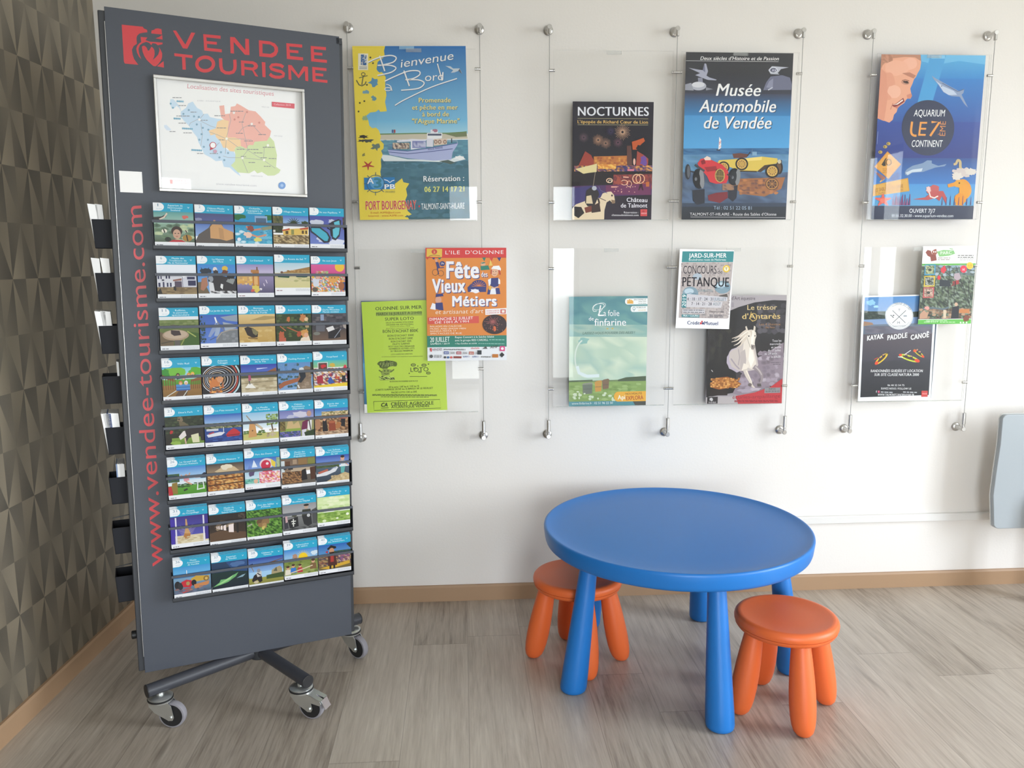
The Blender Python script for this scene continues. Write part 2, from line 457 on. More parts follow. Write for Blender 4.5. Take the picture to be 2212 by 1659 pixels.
# wall with the metallic triangle wallpaper: every half cell is printed in its own blend of gold brown
mb = MB(); rd = random.Random(3)
S0, SW, Z0, ZH = -.105, .1262, 1.9161, .3198
LT, DK, MD = (.350, .297, .218), (.135, .120, .097), (.232, .201, .154)
def tone(c, k): return (c[0]*k, c[1]*k, c[2]*k, 1)
SEND = ROOM_B/math.cos(LWA)
def clipz(P, zmax, zmin):
    def cut(P, keep, zc):
        out = []
        for i in range(len(P)):
            a, b = P[i], P[(i+1) % len(P)]; ka, kb = keep(a), keep(b)
            if ka: out.append(a)
            if ka != kb:
                t = (zc-a[1])/(b[1]-a[1]); out.append((a[0]+(b[0]-a[0])*t, zc, tuple(p+(q-p)*t for p, q in zip(a[2], b[2]))))
        return out
    P = cut(P, lambda p: p[1] <= zmax, zmax)
    return cut(P, lambda p: p[1] >= zmin, zmin) if P else P
def clips(P):
    out = []
    for i in range(len(P)):
        a, b = P[i], P[(i+1) % len(P)]; ka, kb = a[0] <= 0, b[0] <= 0
        if ka: out.append(a)
        if ka != kb:
            t = -a[0]/(b[0]-a[0]); out.append((0.0, a[1]+(b[1]-a[1])*t, tuple(p+(q-p)*t for p, q in zip(a[2], b[2]))))
    return out
ncol = int((abs(SEND)+S0)/SW)+1
for k in range(-2, ncol+1):
    s = S0 - k*SW                                # star column
    for r_ in range(-3, 7):
        z = Z0 - r_*ZH
        for sgn in (-1, 1):                      # below the star row, above the star row
            zm = z + sgn*ZH/2
            j = lambda: rd.uniform(.88, 1.12)
            L, D = (LT, DK) if sgn < 0 else (DK, LT)
            h = SW/2
            B = lambda c: tuple(.55*p+.45*q for p, q in zip(c, MD))
            tris = [[(s, z, D, .9), (s-h, zm, MD, 1), (s, zm, B(D), 1.0)],     # spike, left of its axis
                    [(s, z, L, 1.0), (s, zm, B(L), 1.0), (s+h, zm, MD, 1)],     # spike, right of its axis
                    [(s, z, D, 1.1), (s+h, z, B(D), 1.0), (s+h, zm, MD, 1)],    # wedge beside it, near half
                    [(s+h, z, B(L), 1.05), (s+SW, z, L, .95), (s+h, zm, MD, .97)]]
            for T in tris:
                q = j(); P = clips(clipz([(a, b, tone(c, w*q)) for a, b, c, w in T], ROOM_H, 0))
                if len(P) >= 3: mb.add([lwp(a, b) for a, b, c in P], [tuple(range(len(P)))], 0, [c for a, b, c in P])
n0 = len(mb.v)
mb.add([lwp(.0, 0, -.004), lwp(SEND-.1, 0, -.004), lwp(SEND-.1, ROOM_H, -.004), lwp(0, ROOM_H, -.004),
        lwp(.0, 0, -.2), lwp(SEND-.1, 0, -.2), lwp(SEND-.1, ROOM_H, -.2), lwp(0, ROOM_H, -.2)],
       [(0,1,2,3),(4,7,6,5),(0,4,5,1),(1,5,6,2),(2,6,7,3),(3,7,4,0)], 0, (.1, .09, .07, 1))
struct(mb.build('wall_left', 'wallpaper'))

# skirting boards, slim, with a chamfered top edge
prof = [(0, 0), (.013, 0), (.013, .056), (.009, .063), (0, .063)]
struct(MB().prism(prof, lambda d, z, t: (t, -d, z), XC+.02, ROOM_R).build('baseboard_back', 'skirting'))
struct(MB().prism(prof, lambda d, z, t: lwp(t, z, d), 0.0, SEND+.02).build('baseboard_left', 'skirting'))
# white cable duct along the back wall
struct(MB().prism([(0, 0), (.016, .002), (.018, .004), (.018, .028), (.014, .032), (0, .032)], lambda d, z, t: (t, -d, .276+z), 1.06, ROOM_R-.01).build('trim_1', 'trimwhite'))

# ------------------------------------------------------------------ blue play table
def table():
    cx_, cy_ = .6805, -.5575
    t = tag(empty('play_table', (cx_, cy_, 0)), 'round bright blue plastic play table with five tapered legs', 'table')
    fr = WM[t.name]
    pr = [(.0, .4690), (.30, .4692), (.36, .4702), (.39, .4730), (.405, .4762), (.4135, .4790), (.4175, .4800), (.4212, .4796), (.4235, .4775),
          (.4246, .472), (.4226, .455), (.4202, .438), (.4175, .430), (.412, .4255), (.404, .424), (.395, .424), (.39, .430), (.30, .445), (.0, .445)]
    pr = [(max(r, .0005), z) for r, z in pr]
    MB().lathe(pr[::-1], n=112).build('tabletop', 'blue', t, fr, smooth=50)
    for (lx, ly) in [(.3207, -.7051), (.7217, -.9294), (1.0577, -.6383), (.8768, -.2318), (.4477, -.2582)]:
        a = math.atan2(ly-cy_, lx-cx_); b = Vector((.378*math.cos(a), .378*math.sin(a), 0)); c = Vector((.318*math.cos(a), .318*math.sin(a), .445))
        mb_ = MB(); n = 36; P = [(.030, 0), (.036, .002), (.040, .006), (.0415, .014), (.0405, .06), (.036, .18), (.0305, .30), (.0265, .40), (.025, .448)]
        vs = []; fs = []
        for r, h in P:
            o = b + (c-b)*(h/.445)
            vs += [(o.x+r*math.cos(2*math.pi*i/n), o.y+r*math.sin(2*math.pi*i/n), h) for i in range(n)]
        for j in range(len(P)-1):
            fs += [(j*n+i, j*n+(i+1) % n, (j+1)*n+(i+1) % n, (j+1)*n+i) for i in range(n)]
        fs += [tuple(range(n))[::-1], tuple(range((len(P)-1)*n, len(P)*n))]
        mb_.add(vs, fs).build('leg', 'blue', t, fr, smooth=50)
table()

def stool(x, y, legs, label):
    t = tag(empty('stool', (x, y, 0)), label, 'stool', 'orange plastic stools'); fr = WM[t.name]
    pr = [(.0005, .293), (.07, .2932), (.112, .295), (.126, .2985), (.134, .2990), (.141, .2965), (.1455, .291), (.147, .284), (.1465, .277), (.1445, .2735)]
    MB().lathe(pr[::-1] , n=72).build('seat', 'orange', t, fr, smooth=60)
    pr2 = [(.1445, .2725), (.1435, .267), (.139, .260), (.130, .256), (.110, .254), (.0005, .254)]
    MB().lathe(pr2[::-1], n=72).build('seat_underside', 'orange', t, fr, smooth=60)
    MB().lathe([(.02, .268), (.1425, .2725), (.1425, .2737), (.02, .276)], n=72).build('seat_seam', 'seam', t, fr, smooth=60)
    for (lx, ly) in legs:
        b = Vector((lx-x, ly-y, 0)); a = b.normalized(); c = a*.098 + Vector((0, 0, .262)); n = 32
        P = [(.0005, 0), (.012, .0015), (.021, .006), (.028, .015), (.0325, .03), (.0355, .052), (.037, .085), (.0365, .12), (.0345, .16), (.031, .205), (.0275, .24), (.026, .262)]
        vs = []; fs = []
        for r, h in P:
            o = b + (c-b)*(h/.262)
            vs += [(o.x+r*math.cos(2*math.pi*i/n), o.y+r*math.sin(2*math.pi*i/n), h) for i in range(n)]
        for j in range(len(P)-1):
            fs += [(j*n+i, j*n+(i+1) % n, (j+1)*n+(i+1) % n, (j+1)*n+i) for i in range(n)]
        fs += [tuple(range(n))[::-1], tuple(range((len(P)-1)*n, len(P)*n))]
        MB().add(vs, fs).build('leg', 'orange', t, fr, smooth=60)
stool(.937, -.847, [(.9427, -.989), (1.0795, -.832), (.8014, -.864), (.926, -.704)], 'orange plastic stool in front of the blue table, seat clear of it')
stool(.372, -.501, [(.2263, -.482), (.5184, -.522), (.388, -.640), (.357, -.36)], 'orange plastic stool pushed half under the blue table')

# pale board and wooden post at the right edge
t = tag(empty('folded_board', (2.33, -.13, 0)), 'pale blue grey rounded board standing upright before the white wall', 'board'); fr = WM[t.name]
pts = []
def arc(cx, cz, r, a0, a1, n=8):
    for i in range(n+1):
        a = math.radians(a0+(a1-a0)*i/n); pts.append((cx+r*math.cos(a), cz+r*math.sin(a)))
W2 = .28
arc(-.262, .312, .026, 205, 270); arc(W2-.02, .306, .02, 270, 360); arc(W2-.02, .715, .02, 0, 90); arc(-.268, .714, .022, 90, 165)
pts += [(-.301+.012, .62), (-.301+.006, .52), (-.299, .42)]
MB().prism(pts, lambda x, z, y: (x, y, z), .0, -.018).build('board', 'boardgrey', t, fr, bevel=.003)
MB().prism([(x*1.004, .51+(z-.51)*1.006) for x, z in pts], lambda x, z, y: (x, y, z), .0006, .0046).build('edge_band', 'edgewhite', t, fr)
MB().cyl((.12, .03, .02), (.12, .03, .70), .018, bev=.002).build('stand_post', 'alu', t, fr, smooth=40)
MB().cyl((.12, .03, 0), (.12, .03, .022), .10, bev=.004, n=40).build('stand_base', 'alu', t, fr, smooth=40)
o = MB().prism([(0, 0), (.05, 0), (.055, .42), (.004, .42)], lambda x, z, y: (2.2+x, y, z), -.175, -.225).build('wooden_post', 'birch', bevel=.003)
tag(o, 'light birch wooden post standing on the floor below the grey board', 'post')
# ------------------------------------------------------------------ cable display on the back wall
YC = -.047
CAB = [(-.3815, 'steel display cable left of the yellow and blue boat poster'),
       (.0785, 'steel display cable passing behind the orange festival poster'),
       (.324, 'steel display cable left of the dark night show poster'),
       (.7805, 'steel display cable between the night show poster and the car museum poster'),
       (1.238, 'steel display cable right of the car museum poster'),
       (1.497, 'steel display cable left of the undersea aquarium poster'),
       (1.954, 'steel display cable right of the undersea aquarium poster')]
CLIPZ = [[1.987, 1.531, 1.298, .843], [1.988, 1.531, 1.294, .924], [1.986, 1.53, 1.292, .844], [1.984, 1.534, 1.295, .84], [1.983, 1.531, 1.296, .844], [1.982, 1.529, 1.295, .84], [1.983, 1.529, 1.296, .847]]
SIDES = [(1,), (-1,), (1,), (-1, 1), (-1,), (1,), (-1,)]
ZT, ZB = 2.132, .662
for (x, lab), zs, sd in zip(CAB, CLIPZ, SIDES):
    t = tag(empty('display_cable', (x, 0, ZB)), lab, 'cable', 'steel display cables on the wall'); fr = Matrix.Identity(4)
    MB().cyl((x, YC, ZB+.02), (x, YC, ZT-.01), .0011, n=8).build('cable', 'cable', t, fr, smooth=60)
    MB().lathe([(.0175, 0), (.0175, .003), (.0150, .006), (.0095, .008), (.0075, .011), (.0075, .040), (.0085, .041), (.0085, .052), (.0075, .0535)], (x, 0, ZT), (0, -1, 0), 28).build('top_fitting', 'steel', t, fr, smooth=35)
    MB().cyl((x, YC, ZT-.026), (x, YC, ZT+.002), .0062, n=20, bev=.001).build('top_barrel', 'steel', t, fr, smooth=35)
    MB().lathe([(.0175, 0), (.0175, .003), (.0150, .006), (.0095, .008), (.0080, .011), (.0080, .040), (.0088, .041), (.0088, .052), (.0075, .0535)], (x, 0, ZB), (0, -1, 0), 28).build('bottom_fitting', 'steel', t, fr, smooth=35)
    MB().cyl((x, YC, ZB-.002), (x, YC, ZB+.016), .0062, n=20).cyl((x, YC, ZB+.018), (x, YC, ZB+.064), .0075, n=24, bev=.001).build('tensioner', 'steel', t, fr, smooth=35)
    for z in zs:
        c = MB()
        for s in sd:
            c.cyl((x-.002*s, YC, z), (x+.019*s, YC, z), .0052, n=18, bev=.0006)
            c.cyl((x+.013*s, YC-.0045, z), (x+.013*s, YC-.0058, z), .0012, n=10, mi=1)
        c.build('clip', ['steel', 'black'], t, fr, smooth=35)

PX = [(-.367, .063), (.339, .766), (.796, 1.224), (1.512, 1.939)]
def holder(x0, x1, z0, z1, label):
    t = tag(empty('acrylic_poster_holder', ((x0+x1)/2, YC, z0)), label, 'poster holder', 'clear acrylic poster holders on the wall'); fr = Matrix.Identity(4)
    xm = (x0+x1)/2
    def sheet(nm, ya, yb, notch):
        mb_ = MB()
        top = [(x1, z1)] + ([(xm+.026, z1), (xm+.026, z1-.012), (xm-.026, z1-.012), (xm-.026, z1)] if notch else []) + [(x0, z1)]
        poly = [(x0, z0), (x1, z0)] + top
        n = len(poly)
        vs = [(x, ya, z) for x, z in poly] + [(x, yb, z) for x, z in poly]
        mb_.add(vs, [tuple(range(n))], 0); mb_.f.append(list(range(n, 2*n))); mb_.mi.append(0)
        for i in range(n): mb_.f.append([i, (i+1) % n, n+(i+1) % n, n+i]); mb_.mi.append(1)
        mb_.build(nm, ['acrylic', 'acrylicedge'], t, fr)
    sheet('front_sheet', YC-.0090, YC-.0070, True)
    sheet('back_sheet', YC+.0005, YC+.0025, False)
    MB().box((x0+.004, YC-.0070, z0), (x1-.004, YC+.0005, z0+.002)).build('bottom_fold', 'acrylicedge', t, fr)
    MB().box((xm-.027, YC-.0066, z1-.0135), (xm+.027, YC-.0064, z1-.0005)).build('frosted_tab', 'tape', t, fr)
HL = ['holding the yellow and blue boat poster', 'behind the lime green lotto poster', 'holding the dark night show poster', 'holding the teal honey park poster',
      'holding the car museum poster', 'holding the white horse poster', 'holding the undersea aquarium poster', 'holding the kayak poster']
for i, (a, b) in enumerate(PX):
    holder(a, b, 1.4655, 2.054, 'clear acrylic holder '+HL[2*i]); holder(a, b, (.762 if i == 0 else .7755), 1.3645, 'clear acrylic holder '+HL[2*i+1])

YP = YC - .0008        # face of sheets slipped inside the holders
YF = YC - .0100        # face of sheets stuck in front of them
def place(S, name, x, z, label, cat='poster', y=YP, rot=0.0, mat='paper'):
    """x, z: lower left corner; rot: turn in the wall plane about that corner (clockwise +)"""
    fr = Matrix.Translation((x, y, z)) @ Matrix.Rotation(rot, 4, 'Y')
    return tag(S.build(name, mat, None, fr), label, cat)

# --- boat trips
YEL, BLU = 'ecd44c', '3f7fbe'
S = Sheet(.393, .592, [(137, 266), (1000, 258), (1038, 1578), (203, 1587)])
S.band(0, .49, '3672b2', '7fc0e2').band(.42, .50, '74b9de', 'a2d0e2')
S.poly([(330, 935), (650, 925), (850, 930), (1010, 912), (1020, 968), (350, 978)], 'c9c1ae').poly([(820, 925), (1010, 912), (1012, 950), (930, 955)], '77805f').line([340, 935, 640, 928, 930, 926, 1012, 914], 9, '6d8a5c')
S.band(.535, .70, '5d8ea4', '4f7c90').band(.70, 1, '4a7486', '3d6470')
S.noise(370, 980, 1020, 1120, 16, 8, ['5f93a8', '6d9fb0', '527f96'], 4, .7).noise(340, 1130, 1030, 1570, 14, 14, ['4a7486', '456e7e', '3f6674', '507c8c'], 5, .8)
S.poly([455, 900, 458, 898, 458, 935, 455, 935], '333').rect(440, 900, 452, 925, '4a5a90').rect(458, 900, 468, 925, 'b04a50')
S.poly([(350, 1090), (420, 1095), (560, 1125), (760, 1130), (900, 1120), (960, 1095), (1005, 1125), (900, 1150), (640, 1140), (380, 1140)], 'dfe6e8').blob(960, 1115, 40, 14, 'f4f6f6', 3)
S.poly([(800, 1140), (870, 1130), (925, 1150), (890, 1163)], '50605a')
S.poly([(410, 1050), (560, 1062), (700, 1045), (860, 1020), (945, 1000), (938, 1020), (905, 1070), (895, 1128), (760, 1136), (560, 1118), (425, 1092)], 'aeb6dc')
S.line([418, 1070, 560, 1084, 740, 1066, 905, 1045], 5, '4a5490').line([412, 1052, 560, 1063, 720, 1042, 942, 1002], 5, '5a649c').line([415, 1020, 480, 1030, 480, 1052], 3, '8890b8')
S.poly([(480, 985), (590, 970), (700, 975), (700, 1035), (590, 1052), (585, 1050), (585, 990), (480, 995)], 'e4e4ee').rect(596, 985, 700, 1040, '8d94c4').noise(600, 990, 700, 1030, 4, 1, ['7a80b4', 'c2c4dc'], 2)
S.rect(445, 1005, 575, 1048, '5f6a80').noise(448, 1000, 575, 1048, 8, 3, ['c8b49c', '3b3f50', '8f7b72', 'd8c8b8'], 8)
S.poly([(708, 925), (825, 925), (822, 965), (760, 972), (708, 968)], 'ececf0').rect(714, 930, 818, 945, '5a5f72').rect(735, 900, 792, 928, 'e2e2ea').line([738, 900, 738, 872], 3, 'b9bcd0').blob(770, 905, 18, 12, 'b0788c', 5)
S.rect(705, 968, 755, 1030, 'dcdce8').poly([(760, 970), (862, 968), (860, 1010), (760, 1022)], 'dcc8b8')
for x in (775, 805, 845): S.ell(x, 992, 14, 16, 'a08070').ell(x, 992, 6, 7, 'd8cabc')
S.line([862, 985, 940, 985, 940, 1002], 3, 'd0d4e4').rect(893, 965, 900, 1000, '303848').text('AIGUE MARINE', 716, 1058, 830, 1042, 15, '5a6090', .02)
S.poly([(137, 266), (386, 264), (378, 300), (384, 345), (330, 385), (322, 440), (372, 470), (392, 500), (388, 560), (398, 640), (388, 690), (402, 760), (352, 765),
  (340, 748), (318, 765), (276, 770), (240, 800), (262, 830), (270, 870), (292, 890), (320, 885), (342, 905), (358, 950), (352, 980), (380, 1010), (378, 1045), (360, 1060),
  (372, 1090), (358, 1130), (362, 1180), (355, 1220), (365, 1300), (400, 1330), (470, 1310), (520, 1270), (530, 1300), (575, 1310), (550, 1350), (560, 1400), (540, 1450), (565, 1520), (595, 1545), (560, 1560), (575, 1583), (203, 1587)], YEL)
for a, b, r1, r2, c, k in ((360, 430, 34, 30, '4a86b8', 2), (300, 545, 36, 30, '5a92b4', 3), (250, 615, 26, 18, '7aa2b0', 4), (303, 660, 18, 16, '6896a4', 5), (235, 815, 18, 20, '9ab080', 6), (215, 985, 30, 10, '4c4a44', 9),
    (260, 985, 40, 15, '50544e', 7), (225, 955, 32, 14, '3c3832', 8), (320, 1030, 34, 26, '6c7c70', 9), (228, 1092, 12, 10, '8a8450', 10), (560, 1560, 14, 8, '3d6470', 1)): S.blob(a, b, r1, r2, c, k, 14, .45)
for a, b in ((197, 698), (231, 684), (188, 763), (250, 560), (275, 352), (295, 395)): S.ell(a, b, 7, 7, '5a5434')
S.ring(222, 480, 14, 12, 6, '6c6a48').line([222, 490, 212, 560], 8, '6c6a48').line([170, 525, 190, 560, 212, 568, 236, 555, 244, 535], 9, '6c6a48').line([190, 508, 255, 490], 6, '6c6a48')
for a in range(5): S.line([(262, 1172), (262+48*math.cos(a*1.257+.3), 1172+36*math.sin(a*1.257+.3))], 18, 'b8473c', 5)
S.rect(183, 322, 258, 448, 'ece6d0').rect(203, 330, 228, 412, '3d6eaa').noise(206, 335, 246, 412, 4, 8, ['3d6eaa', '6f95bd', 'ece6d0', '27508a'], 3).rect(192, 422, 250, 428, '9098a0').rect(192, 434, 250, 440, '9098a0')
W_ = 'f4f8fa'
for dx, c in ((3, '4c6a90'), (0, W_)):
    S.curve([258+dx, 388+dx, 330+dx, 355+dx, 420+dx, 335+dx, 470+dx, 350+dx, 450+dx, 385+dx, 380+dx, 405+dx, 330+dx, 412+dx, 420+dx, 410+dx, 470+dx, 430+dx, 430+dx, 465+dx, 330+dx, 488+dx], 9, c)
    S.line([345+dx, 338+dx, 385+dx, 455+dx], 10, c)
    S.text('ienvenue', 505+dx, 428+dx, 906+dx, 362+dx, 62, c, -.004, .25, 4)
    S.curve([385+dx, 532+dx, 450+dx, 500+dx, 560+dx, 455+dx, 640+dx, 452+dx, 650+dx, 480+dx, 600+dx, 510+dx, 540+dx, 520+dx, 640+dx, 520+dx, 685+dx, 545+dx, 640+dx, 585+dx, 510+dx, 600+dx], 9, c)
    S.line([530+dx, 450+dx, 572+dx, 568+dx], 10, c)
    S.text('ord', 690+dx, 530+dx, 830+dx, 520+dx, 60, c, -.004, .1, 4).line([785+dx, 395+dx, 822+dx, 525+dx], 8, c)
    S.ring(410+dx, 592+dx, 24, 12, 6, c).curve([395+dx, 555+dx, 415+dx, 560+dx, 432+dx, 575+dx, 440+dx, 605+dx], 6, c)
    S.curve([463+dx, 716+dx, 540+dx, 670+dx, 740+dx, 575+dx, 935+dx, 508+dx], 8, c)
S.poly([(845, 412), (885, 415), (905, 432), (955, 430), (975, 470), (950, 448), (915, 462), (888, 465), (905, 445)], 'c4cfd8').poly([(955, 432), (975, 474), (945, 448)], '5a6878')
for t_, a, b, y in (('Promenade', 645, 888, 693), ('et pêche en mer', 595, 942, 748), ('à bord de', 672, 874, 800), ('"l\'Aigue Marine"', 595, 955, 853)):
    S.text(t_, a+3, y+3, b+3, y, 36, '3f6482', .03).text(t_, a, y, b, y-3, 36, 'f0e08c', .03)
S.text('Réservation :', 687, 1299, 995, 1293, 42, '2f4a58', .03).text('Réservation :', 684, 1296, 993, 1290, 42, 'e9eef0', .03)
S.text('06 27 14 17 21', 692, 1375, 995, 1371, 40, 'dfe07c', .035)
S.text('PORT BOURGENAY', 247, 1511, 628, 1505, 66, 'f0d8c8', .045).text('PORT BOURGENAY', 247, 1511, 628, 1505, 66, 'c8383c', .02).ell(652, 1484, 7, 8, 'c8383c')
S.text('TALMONT-SAINT-HILAIRE', 668, 1509, 998, 1503, 46, 'e6ecee', .015)
S.text('E-mail: A3PB@aol.com', 285, 1539, 510, 1537, 14, 'c8762c', .01).text('Internet : www.A3PB.com', 268, 1563, 530, 1560, 14, 'c8762c', .01)
S.poly([232, 1266, 464, 1262, 467, 1352, 236, 1358], '2f7cb8').ring(320, 1312, 66, 66, 5, '46626e').ell(330, 1305, 52, 48, '5a9cc8')
for a in range(8): S.line([(320+60*math.cos(a*.785), 1312+60*math.sin(a*.785)), (320+88*math.cos(a*.785), 1312+88*math.sin(a*.785))], 5, '46626e')
S.text('A', 258, 1312, 305, 1311, 44, 'f4f6f6', .03).text('3', 312, 1342, 362, 1341, 70, '3a7f94', .04).text('PB', 390, 1352, 466, 1350, 34, 'f4f6f6', .04).line([385, 1280, 410, 1288, 428, 1303, 445, 1290, 462, 1285], 6, 'f4f6f6').text('CROISIERES', 392, 1381, 468, 1380, 15, '8a8a58')
S.rect(493, 264, 606, 288, '82acd0')
place(S, 'boat_trip_poster', -.357, 1.4678, 'large poster of a white boat on blue sea with ragged yellow edge', rot=-.012)

# --- lotto
G_ = 'bcd84a'
S = Sheet(.2965, .411, [(135, 583), (596+138, 575), (742, 1362), (178, 1388)], G_)
K = '3c4a22'
S.text('OLONNE SUR MER', 240, 648, 580, 640, 25, K, .02).rect(244, 660, 580, 690, '95ac4c').text('MARDI 16 JUILLET A 21H00', 246, 686, 578, 677, 19, K, .015)
for t_, a, b, y, h in (('SUPER LOTO', 310, 520, 725, 22), ('SALLE DU HAVRE D\'OLONNE', 316, 516, 746, 10), ('ORGANISE PAR ASPI FOOTBALL', 318, 518, 762, 10), ('ouverture des portes à 19H30', 345, 492, 774, 8), ('Réservations uniquement jusqu\'à 19h00', 318, 520, 788, 7),
    ('BON D\'ACHAT 800€', 293, 550, 815, 22), ('BON D\'ACHAT 300€', 328, 518, 844, 14), ('BON D\'ACHAT 200€', 338, 510, 866, 14), ('BON D\'ACHAT 100€', 352, 500, 886, 13), ('FILETS GARNIS', 365, 488, 904, 12), ('PETIT ELECTRO MENAGER', 333, 522, 922, 11),
    ('NOMBREUX AUTRES LOTS', 338, 520, 938, 11), ('30 TIRAGES MINIMUM', 348, 508, 955, 11), ('LOTO ANIMÉ PAR CHRISTIAN', 352, 505, 977, 9), ('ATTENTION, INTERDIT AUX MINEURS ET AUX RÉSERVATIONS', 282, 578, 993, 6)):
    S.text(t_, a, y, b, y-4, h, K, .018 if h > 9 else .005)
S.blob(316, 1043, 62, 30, '5a6a2c', 2).text('QUINE', 268, 1058, 366, 1056, 30, 'd6e888', .03).text('QUINE', 266, 1057, 364, 1055, 30, '2e3a1a', .015).poly([262, 1130, 372, 1128, 376, 1155, 272, 1158], '66762e').noise(268, 1128, 372, 1155, 9, 3, ['2e3a1a', 'c4dc6a'], 5)
S.blob(316, 1098, 34, 32, '8ea048', 4).ell(304, 1090, 5, 5, K).ell(328, 1090, 5, 5, K).line([300, 1108, 316, 1114, 332, 1108], 4, K).line([262, 1085, 285, 1100], 9, '66762e').line([345, 1100, 372, 1080], 9, '66762e').line([308, 1020, 316, 1035], 8, K).line([334, 1018, 326, 1034], 8, K)
for a, b, r in ((510, 1048, 18), (586, 1050, 18), (616, 1106, 16), (522, 1072, 12), (556, 1098, 12)): S.ell(a, b, r, r*.62, '56642c').ell(a, b, r*.55, r*.36, 'b8d050').ell(a, b, r*.25, r*.2, K)
S.text('LOTO', 490, 1098, 618, 1093, 30, K, .0).rect(482, 1129, 606, 1132, K).ell(542, 1056, 4, 4, K).ell(618, 1042, 5, 4, K).ell(480, 1108, 4, 4, K)
S.text('BOISSONS PATISSERIES SUR PLACE', 340, 1171, 540, 1166, 9, K, .01).text('2€ la carte / 10€ les 6 / 15€ les 10', 332, 1212, 548, 1203, 12, K, .012).text('(CARTE SURPRISE 2€/5€ les 3) BINGO 3€ LE FEUILLET', 237, 1232, 647, 1216, 12, K, .012).text('PACKS LOTO 15€ et 20€', 352, 1250, 532, 1243, 12, K, .012)
S.lines(214, 1256, 672, 1262, 2, 5, '6a7c34', 2).lines(276, 1272, 614, 1276, 1, 5, '6a7c34', 3)
S.line([223, 1308, 692, 1290, 697, 1350, 226, 1370, 223, 1308], 3, K).text('CA', 276, 1344, 322, 1342, 26, K, .05, .2).line([276, 1354, 330, 1351], 4, K).text('CRÉDIT AGRICOLE', 348, 1336, 648, 1325, 23, K, .02).text('ATLANTIQUE VENDÉE', 350, 1354, 618, 1343, 17, K, .02)
place(S, 'lotto_poster', -.353, .7645, 'lime green lotto poster with black print in the lower left holder', rot=-.022)
S = Sheet(.30, .415, [(0, 0), (100, 0), (100, 100), (0, 100)], 'e8e8e8', y0=0); S.band(0, .3, '2f4a80', '24365e').band(.3, .55, '3a4a60', '4a88b8').band(.55, .92, '5aa0c8', '3a6a88').band(.92, 1, 'e8e8e4')
place(S, 'blue_poster', -.3635, .7635, 'blue poster mostly hidden behind the lime green lotto poster', y=YC-.0002)

# --- festival
S = Sheet(.292, .411, [(581, 185), (1157, 175), (1172, 984), (617, 995)], 'e2e4e8')
S.band(0, .088, 'd2403f').band(.088, .775, 'dd8a40', 'd8833c').band(.775, .878, '2f7d6c')
S.rect(590, 190, 700, 250, 'e0b84e').ell(645, 212, 20, 18, 'c84440').text('2', 638, 222, 652, 221, 16, 'f0d890').line([605, 246, 640, 236, 685, 242], 4, '9a5a40')
S.text("L'ILE  D'OLONNE", 724, 230, 1138, 220, 26, 'f4eaea', .0, 0, 3, .06)
for i, (x, c) in enumerate(((595, 'c8443c'), (640, '3a3f78'), (682, '2f7d6c'), (1000, '2f7d6c'), (1052, 'd2403f'), (1108, '3a3f78'))): S.poly([(x-14 if x < 990 else x-16, 256 if x < 990 else 248), (x+14, 255 if x < 990 else 246), (x+2, 270 if x < 990 else 276)], c)
S.line([590, 258, 700, 254], 2, '9a5a30').line([985, 250, 1158, 243], 2, '9a5a30')
for dx, c in ((5, '4a4e80'), (0, 'eceaf0')):
    b_ = .055 if dx else .045
    S.text('Fête', 738+dx, 402+dx, 962+dx, 396+dx, 118, c, b_, 0, 4).text('des', 982+dx, 390+dx, 1026+dx, 388+dx, 38, c, .02)
    S.text('Vieux', 640+dx, 508+dx, 868+dx, 500+dx, 96, c, b_, 0, 4).text('Métiers', 784+dx, 604+dx, 1092+dx, 596+dx, 72, c, b_, 0, 4)
S.ell(704, 298, 20, 18, '3a3f78').text('39e', 694, 304, 716, 303, 14, 'f0eaea')
S.ell(660, 276, 9, 10, 'd8a088').poly([655, 288, 675, 286, 690, 330, 668, 335], '3a3f78').line([668, 330, 680, 375], 8, '3a3f78').line([690, 328, 716, 325], 6, '3a3f78').ring(655, 362, 20, 22, 3, '6a5040').ring(695, 368, 20, 20, 3, '6a5040')
S.ell(993, 296, 18, 16, 'd8a888').poly([975, 312, 1030, 306, 1042, 336, 978, 342], '2f7d6c').poly([972, 290, 1000, 282, 1012, 288, 990, 294], '2f7d6c').poly([1045, 262, 1035, 310, 1062, 306], 'e4c060')
S.ell(1076, 352, 26, 34, 'e0b090').poly([1052, 330, 1066, 310, 1108, 306, 1122, 330, 1118, 345, 1090, 332], 'f0eef0').line([1108, 338, 1116, 372], 12, 'b84a38').line([1054, 338, 1052, 368], 8, 'b84a38').line([1064, 370, 1076, 374, 1088, 369], 3, 'a05040').ell(1066, 350, 3, 3, '4a3030').ell(1086, 349, 3, 3, '4a3030')
S.poly([1050, 398, 1104, 394, 1110, 440, 1098, 470, 1056, 472, 1046, 440], '3a3f78').poly([1030, 410, 1052, 398, 1050, 440, 1038, 460], 'f0eef0').poly([1104, 398, 1116, 410, 1118, 440, 1104, 440], 'f0eef0').poly([1034, 474, 1112, 468, 1120, 512, 1026, 516], '3a3f78').poly([1052, 472, 1084, 470, 1090, 514, 1046, 515], 'e8e8f0').line([1040, 455, 1076, 470, 1102, 460], 9, 'e0b090').poly([1038, 455, 1056, 456, 1054, 482, 1038, 484], 'e0b048')
S.ell(966, 456, 54, 44, '3a3f78', a0=180, a1=360).poly([886, 468, 912, 440, 920, 500, 890, 500], '3a3f78').poly([912, 458, 1020, 452, 1018, 498, 905, 502], '3a3f78')
for a in range(9): S.line([(966, 458), (966+48*math.cos(math.pi+a*.39), 458+40*math.sin(math.pi+a*.39))], 3, 'd8833c')
S.blob(940, 494, 34, 14, 'eceaf0', 3)
